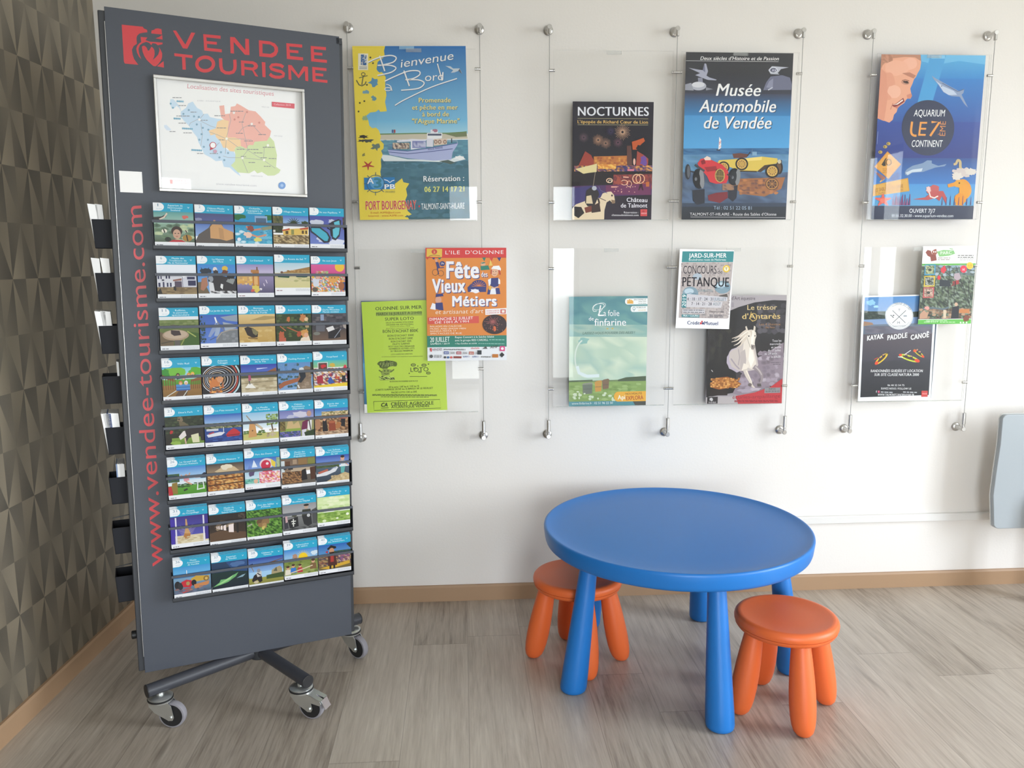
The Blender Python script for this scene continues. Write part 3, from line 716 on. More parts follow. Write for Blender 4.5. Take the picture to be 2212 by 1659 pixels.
S.ell(682, 560, 22, 26, 'd8a088').poly([662, 540, 664, 518, 712, 514, 718, 532, 690, 536], '3a3f78').poly([660, 582, 712, 578, 720, 634, 690, 632, 664, 625], '3a3f78').poly([625, 625, 640, 582, 662, 590, 664, 632], 'eceaf0')
S.text('et artisanat d\'art', 662, 662, 1000, 650, 30, 'f0dcc8', .0, .15).poly([1014, 622, 1165, 612, 1168, 655, 1016, 664], 'ece8e8').text('COCHON À LA BROCHE', 1022, 640, 1114, 635, 10, 'c8383c', .015).text('LE DIMANCHE 20€', 1024, 656, 1114, 650, 10, 'c8383c', .015).rect(1122, 622, 1160, 652, 'c8605a').rect(1132, 628, 1152, 646, 'ece0d8')
S.poly([612, 686, 970, 672, 972, 722, 614, 735], 'd2554a').text('DIMANCHE 21 JUILLET', 624, 710, 930, 695, 20, 'f4e4e0', .015).text('DE 10H À 19H', 662, 730, 900, 718, 16, 'f4e4e0', .01)
for i, t_ in enumerate(('BALADES EN CALÈCHE', 'MUSIC AND SHOW MEN', 'BANDA FESTA 17', 'SPECTACLES DE RUE')): S.text(t_, 628+i, 756+i*17, (850, 880, 812, 852)[i], 750+i*17, 11, 'f6e2cc', .01)
S.ell(1083, 732, 88, 72, '3a2a2c', n=40).poly([1140, 655, 1170, 652, 1172, 800, 1140, 796], 'd8833c', up=True) if False else S.ell(1083, 730, 86, 70, '3a2a2c', n=40)
for a in range(16): S.line([(1070, 712), (1070+(28+12*(a % 3))*math.cos(a*.393), 712+(24+10*(a % 3))*math.sin(a*.393))], 3, 'a05a58')
S.blob(1082, 762, 14, 18, 'd06a40', 3).line([1070, 735, 1078, 780], 5, '7a4038')
for a in range(26): S.ell(1012+rd.random()*140, 690+rd.random()*90, 2.5, 2.5, 'b07a70', 6)
S.text('20 JUILLET', 632, 862, 768, 856, 34, 'e4f0ea', .02).text('SAMEDI / 2019', 634, 881, 768, 876, 12, 'e4f0ea', .01).text('Repas Concert à la Seiche Islaise', 806, 832, 1080, 824, 14, 'e4f0ea', .01).text('avec le groupe RED CARDELL', 806, 854, 1040, 848, 14, 'e4f0ea', .01).lines(1046, 838, 1154, 838, 1, 5, 'a0ccc0', 3).text('+ Feu d\'artifice en soirée', 806, 876, 960, 871, 11, 'e4f0ea', .01).lines(970, 866, 1154, 866, 1, 4, 'a0ccc0', 4)
S.text('VENDÉE', 648, 923, 716, 920, 16, '6a4048').poly([630, 905, 644, 904, 645, 930, 636, 928], 'c83c40').lines(728, 908, 880, 912, 2, 5, '888', 5).text('thelala', 918, 908, 978, 905, 12, 'c83c40', .01, .2).poly([1000, 905, 1025, 885, 1035, 905], '555').text('AMP', 1056, 902, 1110, 898, 18, '444', .02).rect(1122, 884, 1158, 920, 'd04a80').ell(1140, 902, 10, 10, 'f4e4ea')
for i, c in enumerate(('3a5090', '555555', 'a03040', '333333', 'b05030', '303050')): S.rect(730+i*44, 926, 764+i*44, 946, c if i % 2 == 0 else 'c8c8cc').lines(734+i*44, 932, 760+i*44, 938, 2, 3, 'e4e4e8' if i % 2 == 0 else '666', i)
S.rect(964, 916, 994, 946, '30343a').rect(1070, 942, 1112, 966, 'b8702c').poly([1120, 948, 1138, 928, 1156, 946, 1138, 965], '2a2a2a').ell(642, 962, 12, 12, '555').lines(662, 952, 716, 966, 3, 5, '999', 7)
for i, c in enumerate(('444', '3a6090', 'c85a58')): S.ell(738+i*22, 968, 9, 8, c)
S.rect(798, 960, 854, 974, '8a4038').text('SUPER U', 866, 968, 910, 966, 11, '3a5090', .02).text('SUPER U', 930, 968, 972, 966, 11, '3a5090', .02).lines(992, 958, 1058, 962, 2, 4, '777', 8)
place(S, 'festival_poster', -.126, .9575, 'orange festival poster with red top band and white retro lettering', y=YF-.0004, rot=.002)

# --- night show
S = Sheet(.2925, .414, [(314, 670), (930, 677), (905, 1574), (301, 1572)], '241f2a')
S.band(0, .5, '221f2c', '1c1a24').band(.5, 1, '221c22', '2a2030')
S.text('NOCTURNES', 354, 778, 890, 782, 66, 'e6e8f4', .028, 0, 4).line([350, 799, 888, 805], 3, 'b0a880').line([350, 847, 886, 852], 3, 'b0a880').text("L'épopée de Richard Cœur de Lion", 350, 836, 884, 842, 24, 'dfb866', .022)
def burst(x, y, r, c, n=30, w=3):
    for i in range(n):
        a = 2*math.pi*i/n; k = r*(.8+.2*((i*7) % 5)/4); S.line([(x+.15*r*math.cos(a), y+.15*r*math.sin(a)), (x+k*math.cos(a), y+k*math.sin(a))], w, c, w*.6)
for x, y, r, c in ((395, 945, 40, '5a4650'), (505, 965, 46, 'a07a64'), (562, 990, 44, '8a6a5c'), (690, 905, 64, 'c09a80'), (655, 985, 42, '5e4250'), (600, 900, 36, '3c3450')): burst(x, y, r, c)
S.poly([350, 1165, 405, 1050, 450, 1080, 470, 1120, 470, 1165], '9a3c30').poly([470, 1090, 730, 1085, 735, 1170, 470, 1175], 'b8703a').noise(475, 1095, 730, 1170, 14, 4, ['c8803c', 'a85a34', 'd89a48', '94482c'], 4, .8)
S.poly([722, 1010, 755, 1008, 762, 1170, 722, 1170], '5c3a34').poly([760, 980, 800, 968, 850, 950, 860, 975, 830, 1000, 800, 1040, 766, 1040], 'c0582c').poly([800, 1050, 850, 1080, 885, 1110, 880, 1170, 790, 1170], 'a0463c').blob(850, 1130, 26, 40, '6a4a9a', 3).blob(840, 1030, 40, 30, '1a1820', 5).ell(778, 1132, 9, 26, 'e0b0a0')
S.noise(320, 1160, 915, 1205, 30, 3, ['3a3468', '8a5040', 'e0a050', '4a3c78', '2a2440', 'a06050'], 6).noise(500, 1150, 640, 1185, 8, 2, ['f0c060', 'd88a3c'], 3)
S.poly([310, 1205, 915, 1205, 910, 1310, 305, 1320], '1f171c').poly([305, 1315, 910, 1300, 908, 1385, 300, 1400], '4c2c5c').poly([620, 1230, 912, 1225, 908, 1340, 610, 1345], '7a3436').noise(620, 1230, 910, 1340, 14, 6, ['8a3a38', '6a2c34', 'a04a40', '54263a'], 9).poly([560, 1310, 905, 1300, 900, 1385, 560, 1380], '6e3058').poly([305, 1330, 480, 1310, 560, 1400, 302, 1470], '3e3670')
S.ring(588, 1274, 22, 16, 6, 'f0c8a8').ring(592, 1280, 12, 10, 4, 'f4dcc0').ring(795, 1262, 30, 34, 6, 'f4c8a0').ring(822, 1262, 32, 34, 6, 'f0b890').ring(700, 1290, 26, 18, 5, 'f0c0a0').ring(738, 1300, 18, 22, 4, 'f0c0a0').line([692, 1248, 735, 1250], 7, 'f0b8a0').poly([630, 1300, 655, 1235, 690, 1300], 'a04a3c')
S.rect(725, 1188, 775, 1202, 'd87a90').rect(600, 1318, 645, 1328, 'e0a090')
for i in range(16): S.ell(620+rd.random()*180, 1320+rd.random()*45, 4, 3, 'f0b8a0', 6)
S.poly([820, 1300, 835, 1296, 846, 1350, 836, 1350, 828, 1325, 812, 1352, 806, 1348], '3a1c28').rect(865, 1285, 890, 1322, 'c06a34')
S.line([490, 1150, 466, 1300, 440, 1440], 4, '9a8a78').poly([328, 1185, 400, 1168, 494, 1145, 490, 1208, 430, 1215, 390, 1222], 'e0d098')
S.poly([300, 1490, 330, 1455, 400, 1430, 470, 1418, 520, 1402, 535, 1372, 575, 1360, 600, 1358, 622, 1385, 630, 1440, 612, 1450, 590, 1425, 565, 1440, 548, 1500, 545, 1570, 300, 1572], 'e4d0b0')
S.poly([318, 1470, 372, 1475, 395, 1520, 350, 1560, 318, 1540], '241c1c').line([500, 1410, 508, 1440, 502, 1480], 14, '3a2c28').poly([600, 1420, 630, 1425, 628, 1448, 605, 1450], '8a7058').ell(606, 1388, 7, 8, '3a2c28')
S.poly([410, 1350, 450, 1322, 500, 1350, 510, 1380, 470, 1470, 420, 1470, 400, 1440], '2a2428').ell(472, 1332, 18, 17, 'b4b8c4').poly([412, 1392, 448, 1385, 460, 1450, 408, 1448], 'dcc8a4').poly([395, 1480, 450, 1465, 455, 1510, 405, 1520], '7a3a2c').poly([450, 1470, 510, 1440, 520, 1510, 450, 1520], '3a2824').line([508, 1405, 560, 1428], 5, '4a3028').line([505, 1318, 520, 1350, 570, 1370], 4, '5a6090')
S.text('Château', 718, 1437, 874, 1440, 32, 'e8e6ee', .02, 0, 3).text('de Talmont', 673, 1480, 874, 1481, 32, 'e8e6ee', .02, 0, 3).text('Réservation :', 696, 1525, 806, 1526, 15, 'dcd8de', .01).text('chateaudetalmont.com', 603, 1544, 808, 1546, 15, 'dcd8de', .015).poly([822, 1494, 873, 1494, 872, 1547, 821, 1547], 'cc4a4c').text('VENDEE', 826, 1530, 869, 1530, 9, 'f0d0d0').rect(836, 1504, 852, 1516, 'a83438')
place(S, 'night_show_poster', .4075, 1.4672, 'dark night show poster with fireworks and a knight on white horse')

# --- car museum
S = Sheet(.392, .586, [(191, 260), (1028, 276), (965, 1571), (148, 1571)], 'ececec')
S.band(.0, .12, '3c3d41', '3a3b40', .0, 1).band(.12, .24, '37383e', '3e414d').band(.24, .37, '44485a', '3d7fb6').band(.37, .60, '4d93ca', '5aa6dc').band(.574, .62, '33618f', '3f6e9c').band(.62, .72, '5a8ab6', '5e86a8').band(.72, .92, '4a5a70', '394456').band(.92, 1, '303640', '2a2d34')
S.noise(140, 1012, 1000, 1060, 9, 2, ['3b6a98', '46759f', '325c88', '4a7aa6'], 2).noise(140, 1060, 1000, 1200, 8, 4, ['5a88b0', '6a96ba', '52809f', '618cb2'], 3).noise(140, 1200, 1000, 1440, 8, 5, ['4e5f7a', '566880', '44526a', '5a7090'], 8)
S.text("Deux siècles d'Histoire et de Passion", 302, 322, 912, 330, 27, 'f0f0f0', .012, .25, 3).line([190, 327, 912, 341], 3, 'd4d4d4').rect(556, 266, 668, 290, '5a5b60')
S.poly([210, 383, 290, 398, 320, 402, 335, 350, 348, 352, 362, 410, 350, 445, 375, 460, 428, 476, 425, 482, 360, 478, 318, 462, 262, 440, 300, 425], 'a9abbd').poly([320, 402, 336, 352, 340, 420], '74778e').poly([282, 460, 318, 462, 322, 500, 285, 495], '8c8ea0').ell(288, 525, 60, 34, 'b0b2be').ell(285, 515, 50, 22, 'd4d5dc').poly([182, 512, 230, 500, 250, 560, 182, 556], '9a9ca8').poly([345, 535, 400, 550, 345, 560], '8a8c98')
S.poly([860, 375, 990, 385, 930, 398, 905, 430, 920, 440, 850, 436, 832, 405], 'b6b9c6').ell(872, 406, 34, 25, 'cdd0da').ell(872, 406, 26, 17, '55586c').text('SS', 858, 414, 890, 416, 16, 'dde', .02, .3).poly([792, 560, 815, 500, 850, 455, 940, 445, 1000, 465, 1015, 520, 1008, 560], '6f7288').poly([815, 540, 840, 490, 870, 470, 866, 545], '8c8fa6').line([830, 560, 865, 540], 8, 'c2c4d0')
for t_, a, b, y, h in (('Musée', 424, 764, 602, 94), ('Automobile', 290, 882, 728, 94), ('de Vendée', 322, 846, 856, 94)):
    S.text(t_, a+6, y+6, b+6, y+8, h, '30425c', .02, .22, 5).text(t_, a, y, b, y+4, h, 'efefef', .018, .22, 5)
S.poly([448, 920, 462, 950, 460, 1010, 440, 1022], 'ecebf0').noise(446, 940, 462, 1005, 1, 4, ['c84a50', 'f0ecec'], 3).line([425, 1024, 455, 1028], 8, '3a3a48')
YC1 = 'd9bd58'
S.poly([600, 1250, 960, 1240, 930, 1330, 800, 1390, 620, 1370, 560, 1310], 'a06a44').noise(600, 1255, 900, 1370, 10, 6, ['a8704a', '8a5a44', 'c08050', '6a4c48'], 3, .8).ell(858, 1292, 52, 48, '5a4238').ring(858, 1292, 42, 38, 8, 'b8844a')
for a in range(8): S.line([(858, 1292), (858+40*math.cos(a*.785), 1292+36*math.sin(a*.785))], 5, 'a8784a')
S.poly([550, 1055, 610, 1050, 680, 1060, 660, 1085, 560, 1090], '6a443c').line([665, 1075, 690, 1040], 8, '3a3438').line([700, 1070, 705, 1020], 3, '708aa0').rect(705, 1040, 740, 1070, '7fa6c4')
S.poly([430, 1130, 445, 1105, 520, 1100, 640, 1092, 780, 1078, 900, 1092, 905, 1130, 850, 1140, 800, 1150, 740, 1195, 600, 1190, 535, 1160, 440, 1150], YC1).poly([640, 1092, 780, 1078, 778, 1105, 640, 1115], 'ead27a').poly([740, 1195, 800, 1145, 930, 1130, 935, 1140, 830, 1160, 770, 1200], '4a3c30').poly([560, 1185, 740, 1190, 740, 1200, 560, 1196], '3a322c').ell(915, 1165, 28, 52, '2e2a2a').ell(912, 1165, 18, 40, '6a5038')
for x, y, r in ((480, 1160, 46), (622, 1135, 50), (860, 1192, 54)):
    S.ell(x, y, r, r, '2c2828').ell(x, y, r*.76, r*.76, '9c7442').ring(x, y, r*.68, r*.68, r*.14, 'd8b260')
    for a in range(10): S.line([(x, y), (x+r*.66*math.cos(a*.628), y+r*.66*math.sin(a*.628))], r*.1, 'd8b260')
    S.ell(x, y, r*.2, r*.2, 'c09a50')
S.rect(905, 1105, 935, 1135, '4a4440').ell(915, 1118, 14, 16, 'c8c0a8')
S.poly([235, 1340, 330, 1330, 330, 1440, 270, 1455, 238, 1420], '2f323c').poly([355, 1380, 420, 1360, 510, 1352, 512, 1400, 450, 1440, 360, 1420], '7c3038').poly([515, 1315, 590, 1300, 580, 1400, 550, 1430, 515, 1400], '32343e').noise(470, 1290, 560, 1340, 3, 2, ['6a5858', 'a07a60'], 2)
RD = 'cf3b42'
S.ell(200, 1195, 22, 60, '32343a').ell(205, 1195, 12, 48, '5c6068').line([215, 1190, 260, 1200], 12, '3a3c44').ell(285, 1250, 46, 80, '24262c', rot=-4).ell(308, 1250, 20, 76, '8a8c90', rot=-4).ell(268, 1250, 28, 66, '1c1e24', rot=-4).ell(262, 1252, 10, 14, '70747c')
S.poly([275, 1130, 300, 1095, 350, 1085, 400, 1110, 470, 1140, 515, 1190, 520, 1240, 500, 1285, 420, 1290, 370, 1275, 350, 1230, 290, 1160], RD).poly([325, 1090, 350, 1072, 378, 1085, 380, 1105, 335, 1105], 'e6cfc4').poly([300, 1110, 330, 1098, 340, 1130, 310, 1140], '8a2830').poly([330, 1160, 420, 1150, 430, 1185, 350, 1195], '9a2c34').line([255, 1140, 330, 1190], 16, '40424c').poly([420, 1180, 445, 1170, 475, 1180, 488, 1230, 478, 1270, 440, 1278, 420, 1250, 412, 1210], '2c2a26').ring(450, 1225, 36, 50, 6, 'c8a860')
for i in range(7): S.line([426+i*9, 1184, 424+i*9, 1266], 3, 'b89c5c')
S.line([416, 1228, 486, 1232], 3, 'b89c5c').ell(562, 1235, 46, 68, '22242a', rot=6).ell(590, 1238, 20, 64, '85888c', rot=6).ell(555, 1236, 26, 54, '2e3036', rot=6).ell(550, 1240, 9, 12, '70747c').line([505, 1215, 548, 1238], 10, '3a3c44')
S.text('Tél : 02 51 22 05 81', 400, 1490, 698, 1493, 26, '9fb2c8', .008, 0, 3).text("TALMONT-ST-HILAIRE - Route des Sables d'Olonne", 214, 1538, 890, 1540, 22, 'dcdce0', .006, 0, 3).line([218, 1549, 960, 1556], 3, 'c8c8cc')
place(S, 'car_museum_poster', .8125, 1.4668, 'tall poster of red racing car and yellow vintage car on beach')

# --- honey park
S = Sheet(.2935, .412, [(276, 495), (859, 485), (849, 1300), (274, 1311)], '6f9c9c')
S.band(0, .24, '5d9096', '6a9a9a').band(.24, .36, '7aa8a2', 'b0c6b4').band(.36, .78, 'b8ccb8', 'c4d2bc')
S.noise(270, 700, 862, 790, 5, 2, ['8ab0a8', '9cb8ac', 'a4bcae', '86aca6'], 2).noise(270, 790, 862, 1125, 5, 4, ['b4cab6', 'c8d6c0', 'a6c2b4', 'd0dcc6', 'bcd0bc'], 7).noise(270, 480, 865, 700, 5, 3, ['5d9096', '699a9c', '558890', '6e9e9c'], 5)
S.blob(385, 820, 36, 30, '8cb8b0', 4).ring(400, 950, 80, 140, 10, 'd4dfd4', a0=90, a1=250).line([335, 1010, 350, 1060, 410, 1085, 500, 1080], 24, 'd8e4e4')
S.poly([274, 1125, 640, 1110, 850, 1085, 850, 1140, 274, 1150], '70845a').poly([640, 1110, 700, 1092, 850, 1082, 850, 1118, 640, 1124], '4e5c46').poly([274, 1118, 450, 1110, 450, 1126, 274, 1134], '5c6c50').band(.775, .956, '86a05c', '7a9654').noise(276, 1135, 850, 1265, 16, 7, ['86a05c', '90aa64', '738e4e', '9cb474'], 4, .8)
for x, y, w, h, c in ((375, 1150, 75, 65, '6c7468'), (467, 1134, 52, 62, 'c4924a'), (522, 1122, 52, 54, '7c6450')): S.poly([(x, y), (x+w, y-6), (x+w-4, y+h), (x+4, y+h+6)], c).poly([(x-6, y), (x+w+6, y-8), (x+w-8, y-20), (x+10, y-12)], '8a8c80' if w > 60 else c).line([(x+4, y+h*.5), (x+w-4, y+h*.5-3)], 3, '5a5c50')
rd2 = random.Random(11)
for i in range(22): S.ell(290+rd2.random()*320, 1200+rd2.random()*65, 5+rd2.random()*10, 5+rd2.random()*8, 'c8d4b8', 10)
S.band(.957, 1, '4f8a92').poly([752, 1272, 850, 1270, 849, 1300, 770, 1302], '4a4c46')
S.curve([480, 600, 455, 600, 452, 570, 478, 548, 520, 545, 535, 560, 510, 600, 490, 630, 530, 632], 4, 'e8f0ec').ring(500, 565, 48, 22, 3, 'e8f0ec', rot=-20).text('L', 490, 637, 528, 636, 80, 'f0f4f0', -.005, .2, 4).text('a folie', 530, 636, 648, 635, 44, 'f2f6f2', .0, 0, 4).text('de', 422, 670, 458, 669, 28, 'f2f6f2', 0, 0, 3).text('finfarine', 464, 709, 698, 706, 52, 'f4f8f4', .012, 0, 4)
S.text('LAISSEZ-VOUS POUSSER DES AILES !', 376, 774, 762, 766, 18, '5c7c70', .012, .2).line([345, 740, 430, 736], 2, 'b4c8b8').ell(560, 730, 8, 5, 'c8b060').ell(598, 728, 7, 6, 'c8b060')
S.poly([705, 505, 858, 502, 858, 546, 705, 550], 'eef0ee').ell(706, 527, 16, 22, 'eef0ee').text('EN FAMILLE', 758, 519, 848, 517, 11, '7a8078', .01).lines(790, 524, 848, 538, 2, 5, 'b0b4b0', 2)
for x, h in ((712, 18), (724, 24), (736, 20), (746, 14)): S.ell(x, 540-h, 6, 6, 'e0a848').rect(x-6, 546-h, x+6, 543, 'e0a848')
S.poly([745, 562, 857, 560, 857, 602, 745, 605], 'eef0ee').ell(748, 583, 16, 22, 'eef0ee').ring(757, 578, 9, 10, 3, '5d9096').line([750, 585, 757, 600, 764, 585], 3, '5d9096').text('POIROUX', 776, 578, 846, 576, 12, '7a8078', .012).text('VENDÉE', 786, 597, 846, 595, 10, 'd8b878')
S.poly([640, 1200, 850, 1195, 850, 1270, 640, 1274], 'e2a83e').ell(640, 1237, 30, 37, 'e2a83e').text('NOUVEAUTÉ', 698, 1223, 820, 1220, 15, '6a4c28', .012).text('Api', 640, 1258, 694, 1256, 32, 'f6f0e0', .02, 0, 3).text('EXPLORA', 702, 1264, 830, 1256, 30, 'a03c30', .02, 0, 3)
S.text('www.finfarine.fr : 02 51 96 22 50', 296, 1297, 602, 1291, 16, 'dce8e8', .008)
place(S, 'honey_park_poster', .4005, .7765, 'teal poster with pale sky, meadow beehives and orange corner tag', rot=-.003)

# --- petanque
S = Sheet(.204, .292, [(192, 130), (590, 146), (575, 719), (164, 718)], 'f0eef4')
S.poly([211, 148, 588, 153, 585, 228, 206, 225], '3f8a8e').text('JARD-SUR-MER', 260, 194, 535, 196, 31, 'f0f4f4', .025, 0, 3).text('Boulodrome route de Madoreau', 260, 216, 532, 218, 16, 'd8e8e8', .006)
S.poly([206, 226, 585, 229, 562, 640, 187, 638], 'b4aaa8').noise(204, 230, 570, 636, 30, 30, ['b0a6a4', 'c0b6b2', 'a39896', 'bab0ae', '968c8c'], 3, .9)
for x, y, r in ((275, 452, 60), (515, 408, 58)): S.ell(x, y+10, r, r*.55, '5c646c').ell(x, y, r, r*.8, '7f97a4').ell(x-10, y-14, r*.6, r*.36, 'b4c6d0').line([(x-r*.8, y+12), (x, y-2), (x+r*.8, y+6)], 4, '5c7c90')
S.poly([485, 470, 550, 455, 560, 490, 520, 485], '5a5450').ell(325, 330, 34, 24, 'a8b4c0')
S.text('CONCOURS', 218, 308, 466, 310, 56, '34323a', -.012, 0, 3).text('de', 474, 309, 510, 310, 26, '34323a').ell(538, 275, 26, 26, 'dcb83c').ell(538, 275, 17, 17, 'f0e8c8').line([528, 268, 548, 268], 4, '907830').line([538, 268, 538, 286], 4, '907830')
S.text('PÉTANQUE', 214, 400, 560, 404, 66, '1e1c24', .022, 0, 3).text('DOUBLETTES', 334, 441, 442, 442, 17, '6a8a92', .01)
S.poly([246, 458, 556, 480, 550, 510, 244, 508], 'c4c2c8').poly([246, 510, 520, 514, 510, 560, 240, 556], 'c8c4c8').poly([212, 458, 248, 458, 244, 562, 208, 560], '3f7f86').text('2019', 240, 552, 244, 464, 28, 'e8f0f0', .01)
S.text('4 · 10 · 17 · 24 · 31', 252, 506, 448, 506, 22, '30303a', .015).text('JUILLET', 456, 506, 545, 507, 22, '4a6a76', .005).text('7 · 14 · 21 · 28', 284, 541, 438, 542, 22, '30303a', .015).text('AOÛT', 448, 542, 506, 543, 22, '4a6a76', .005)
S.rect(216, 572, 388, 602, 'c6c4c8').lines(222, 576, 382, 592, 2, 6, '6a686e', 2).text('Ouvert à tous', 420, 594, 532, 595, 14, '3a3a42', .01).poly([212, 612, 346, 613, 345, 634, 210, 633], '3f7f86').text('PRIX + COUPES', 222, 628, 340, 629, 14, 'e8f0f0', .015).lines(424, 612, 528, 624, 2, 6, '6a686e', 5).rect(370, 608, 390, 618, '888')
S.text('Crédit', 256, 688, 350, 689, 27, '34406e', .02, 0, 3).text('Mutuel', 386, 689, 490, 690, 27, '34406e', .02, 0, 3).ell(360, 678, 8, 9, 'c04048').ell(376, 678, 8, 9, '34406e').ell(368, 664, 7, 6, 'c04048')
place(S, 'bowls_contest_poster', .7985, 1.0695, 'small white bowls contest sheet with teal header overlapping the horse poster', y=YF-.0004, rot=.03)

# --- horse show
S = Sheet(.297, .413, [(420, 480), (1001, 474), (967, 1287), (398, 1292)], '2a2826')
S.band(0, .5, '2b2a2c', '2e2b2c').band(.5, .85, '2c2929', '4a4448').band(.85, 1, '6a6066', 'c8c0c4')
S.poly([420, 480, 1001, 474, 1000, 515, 900, 512, 760, 530, 640, 565, 585, 590, 416, 600], 'a8a0a4').poly([405, 1000, 560, 700, 580, 590, 640, 566, 600, 900, 640, 1200, 402, 1240], '242222').noise(430, 720, 580, 1020, 5, 6, ['2e2c2a', '242222', '38352f'], 6, .8)
S.noise(780, 540, 990, 760, 6, 6, ['4a464c', '3a383c', '5c585e', '332f33'], 4, .9).poly([700, 1000, 800, 940, 980, 830, 975, 1110, 800, 1190, 640, 1225, 600, 1210], '8c7e88').noise(660, 900, 975, 1190, 10, 9, ['8c7e88', 'a294a0', '6e626a', 'b4a8b2', '7a6e78'], 8, .85)
S.text("d'Art équestre", 588, 511, 764, 512, 26, '4a444a', 0, 0, 3).lines(588, 532, 605, 560, 4, 5, '888088', 3)
S.text('Le trésor', 706, 586, 928, 583, 36, 'd0ba84', .012, 0, 4).text("d'Antarès", 668, 654, 952, 651, 40, 'd8bc78', .014, 0, 4).ring(752, 640, 26, 28, 5, 'c8a860').line([735, 600, 725, 650, 745, 672, 770, 660], 5, 'c8a860').text('Les 4 chevaux', 795, 702, 956, 701, 17, 'a07448', .008).text('de feu', 840, 724, 910, 723, 16, 'a07448', .008)
S.blob(640, 960, 86, 92, 'b4a8b4', 3, 26, .06).poly([574, 905, 600, 885, 650, 860, 685, 800, 700, 745, 740, 760, 762, 840, 778, 930, 790, 1000, 760, 1036, 700, 1046, 640, 1040, 590, 1010, 572, 960], 'c2b6b0')
S.poly([680, 810, 705, 760, 745, 780, 745, 850, 765, 930, 775, 990, 740, 1030, 690, 1010, 672, 930], 'dfd3c6').poly([655, 905, 690, 880, 700, 960, 690, 1030, 655, 1035], 'b8aca8').poly([725, 860, 750, 900, 760, 960, 735, 1020, 715, 960], 'efe6da').poly([680, 985, 720, 1000, 700, 1040, 665, 1040], 'e6dacc').line([585, 950, 620, 1000, 650, 1030], 10, 'a0949a').line([640, 880, 650, 940, 640, 1000], 8, 'a89c9c')
S.poly([690, 712, 700, 706, 712, 738, 700, 748], 'd0c4b4').poly([756, 704, 768, 712, 766, 742, 750, 740], 'd0c4b4').poly([702, 742, 728, 734, 758, 738, 770, 756, 774, 782, 766, 806, 762, 836, 766, 862, 752, 884, 736, 880, 722, 846, 710, 812, 700, 776], 'e2d8ca').poly([735, 845, 764, 850, 764, 866, 752, 884, 736, 880], '8c827c').poly([736, 745, 752, 744, 756, 800, 748, 846, 734, 840], 'efe8dc').ell(718, 782, 5, 6, '3c342e').ell(764, 780, 4, 6, '3c342e').ell(744, 862, 4, 5, '4a423e').line([704, 790, 716, 830, 730, 868], 5, 'b4a898')
for q_ in ([712, 738, 680, 752, 640, 782, 592, 800], [708, 752, 668, 782, 632, 812, 588, 826], [704, 770, 668, 806, 640, 836, 606, 852], [700, 790, 672, 826, 656, 850, 630, 866], [730, 736, 738, 760, 732, 790]): S.curve(q_, 22, 'd4c6b6', 3)
for q_ in ([700, 750, 660, 778, 610, 806], [700, 775, 660, 815, 622, 846], [712, 742, 690, 760, 650, 790]): S.curve(q_, 6, 'efe6da', 2)
S.curve([690, 1030, 705, 1075, 730, 1120, 742, 1150, 768, 1176], 34, 'd0c4b8', 9).curve([700, 1040, 722, 1085, 742, 1130], 10, 'e8dccc', 5).curve([756, 1010, 792, 1040, 816, 1078, 812, 1120, 798, 1150], 34, '94888a', 10).curve([766, 1010, 798, 1042, 816, 1074], 12, 'b8acaa', 6).poly([782, 1138, 810, 1138, 814, 1160, 784, 1160], '5c5452').ell(728, 1146, 14, 12, '6c6260').blob(770, 1180, 40, 14, 'b4a8b2', 4).blob(690, 1190, 50, 14, 'a498a4', 5)
S.poly([430, 1140, 470, 1095, 560, 1085, 620, 1110, 665, 1140, 640, 1155, 560, 1170, 500, 1182, 440, 1165], '9a5a2c').noise(435, 1095, 650, 1172, 16, 7, ['c88a44', 'a0602c', 'e0a860', '7a4824', 'b87838'], 5, .85)
S.rect(430, 1180, 560, 1225, '2c2422').poly([620, 1230, 760, 1205, 880, 1165, 972, 1100, 967, 1287, 640, 1290], 'b83a40').poly([430, 1232, 620, 1235, 640, 1290, 400, 1292, 400, 1240], 'b0a8a8')
S.text('écuries-artpaillange', 598, 1252, 955, 1244, 26, '8a2c34', .006, 0, 3).lines(612, 1262, 940, 1270, 2, 6, '8a2c34', 3).poly([838, 1170, 956, 1168, 955, 1208, 836, 1210], '8a888a').text('INFOS', 870, 1186, 920, 1185, 14, '4a484a', .01).text('06 89 28 06 63', 845, 1204, 948, 1202, 13, '4a484a', .01)
S.poly([410, 1236, 489, 1234, 487, 1285, 408, 1287], '2a2628').blob(440, 1255, 14, 12, 'c8c4c4', 3).lines(420, 1272, 478, 1278, 2, 4, 'a8a4a4', 4)
for i, t_ in enumerate(('Tous les', 'mercredis', 'et jeudis', 'du 17 juillet', 'au 29 août', 'à 20h30')): S.text(t_, (894, 876, 886, 862, 836, 888)[i], 826+i*24, (962, 961, 960, 958, 930, 956)[i], 824+i*24, 17, 'dcd8dc', .006)
S.lines(884, 978, 956, 978, 1, 5, '6a6268', 2).lines(900, 992, 956, 992, 1, 5, '6a6268', 3).line([440, 1035, 450, 1048], 4, 'd8d4d0')
place(S, 'horse_show_poster', .925, .7757, 'dark poster of a white galloping horse above a pile of coins')

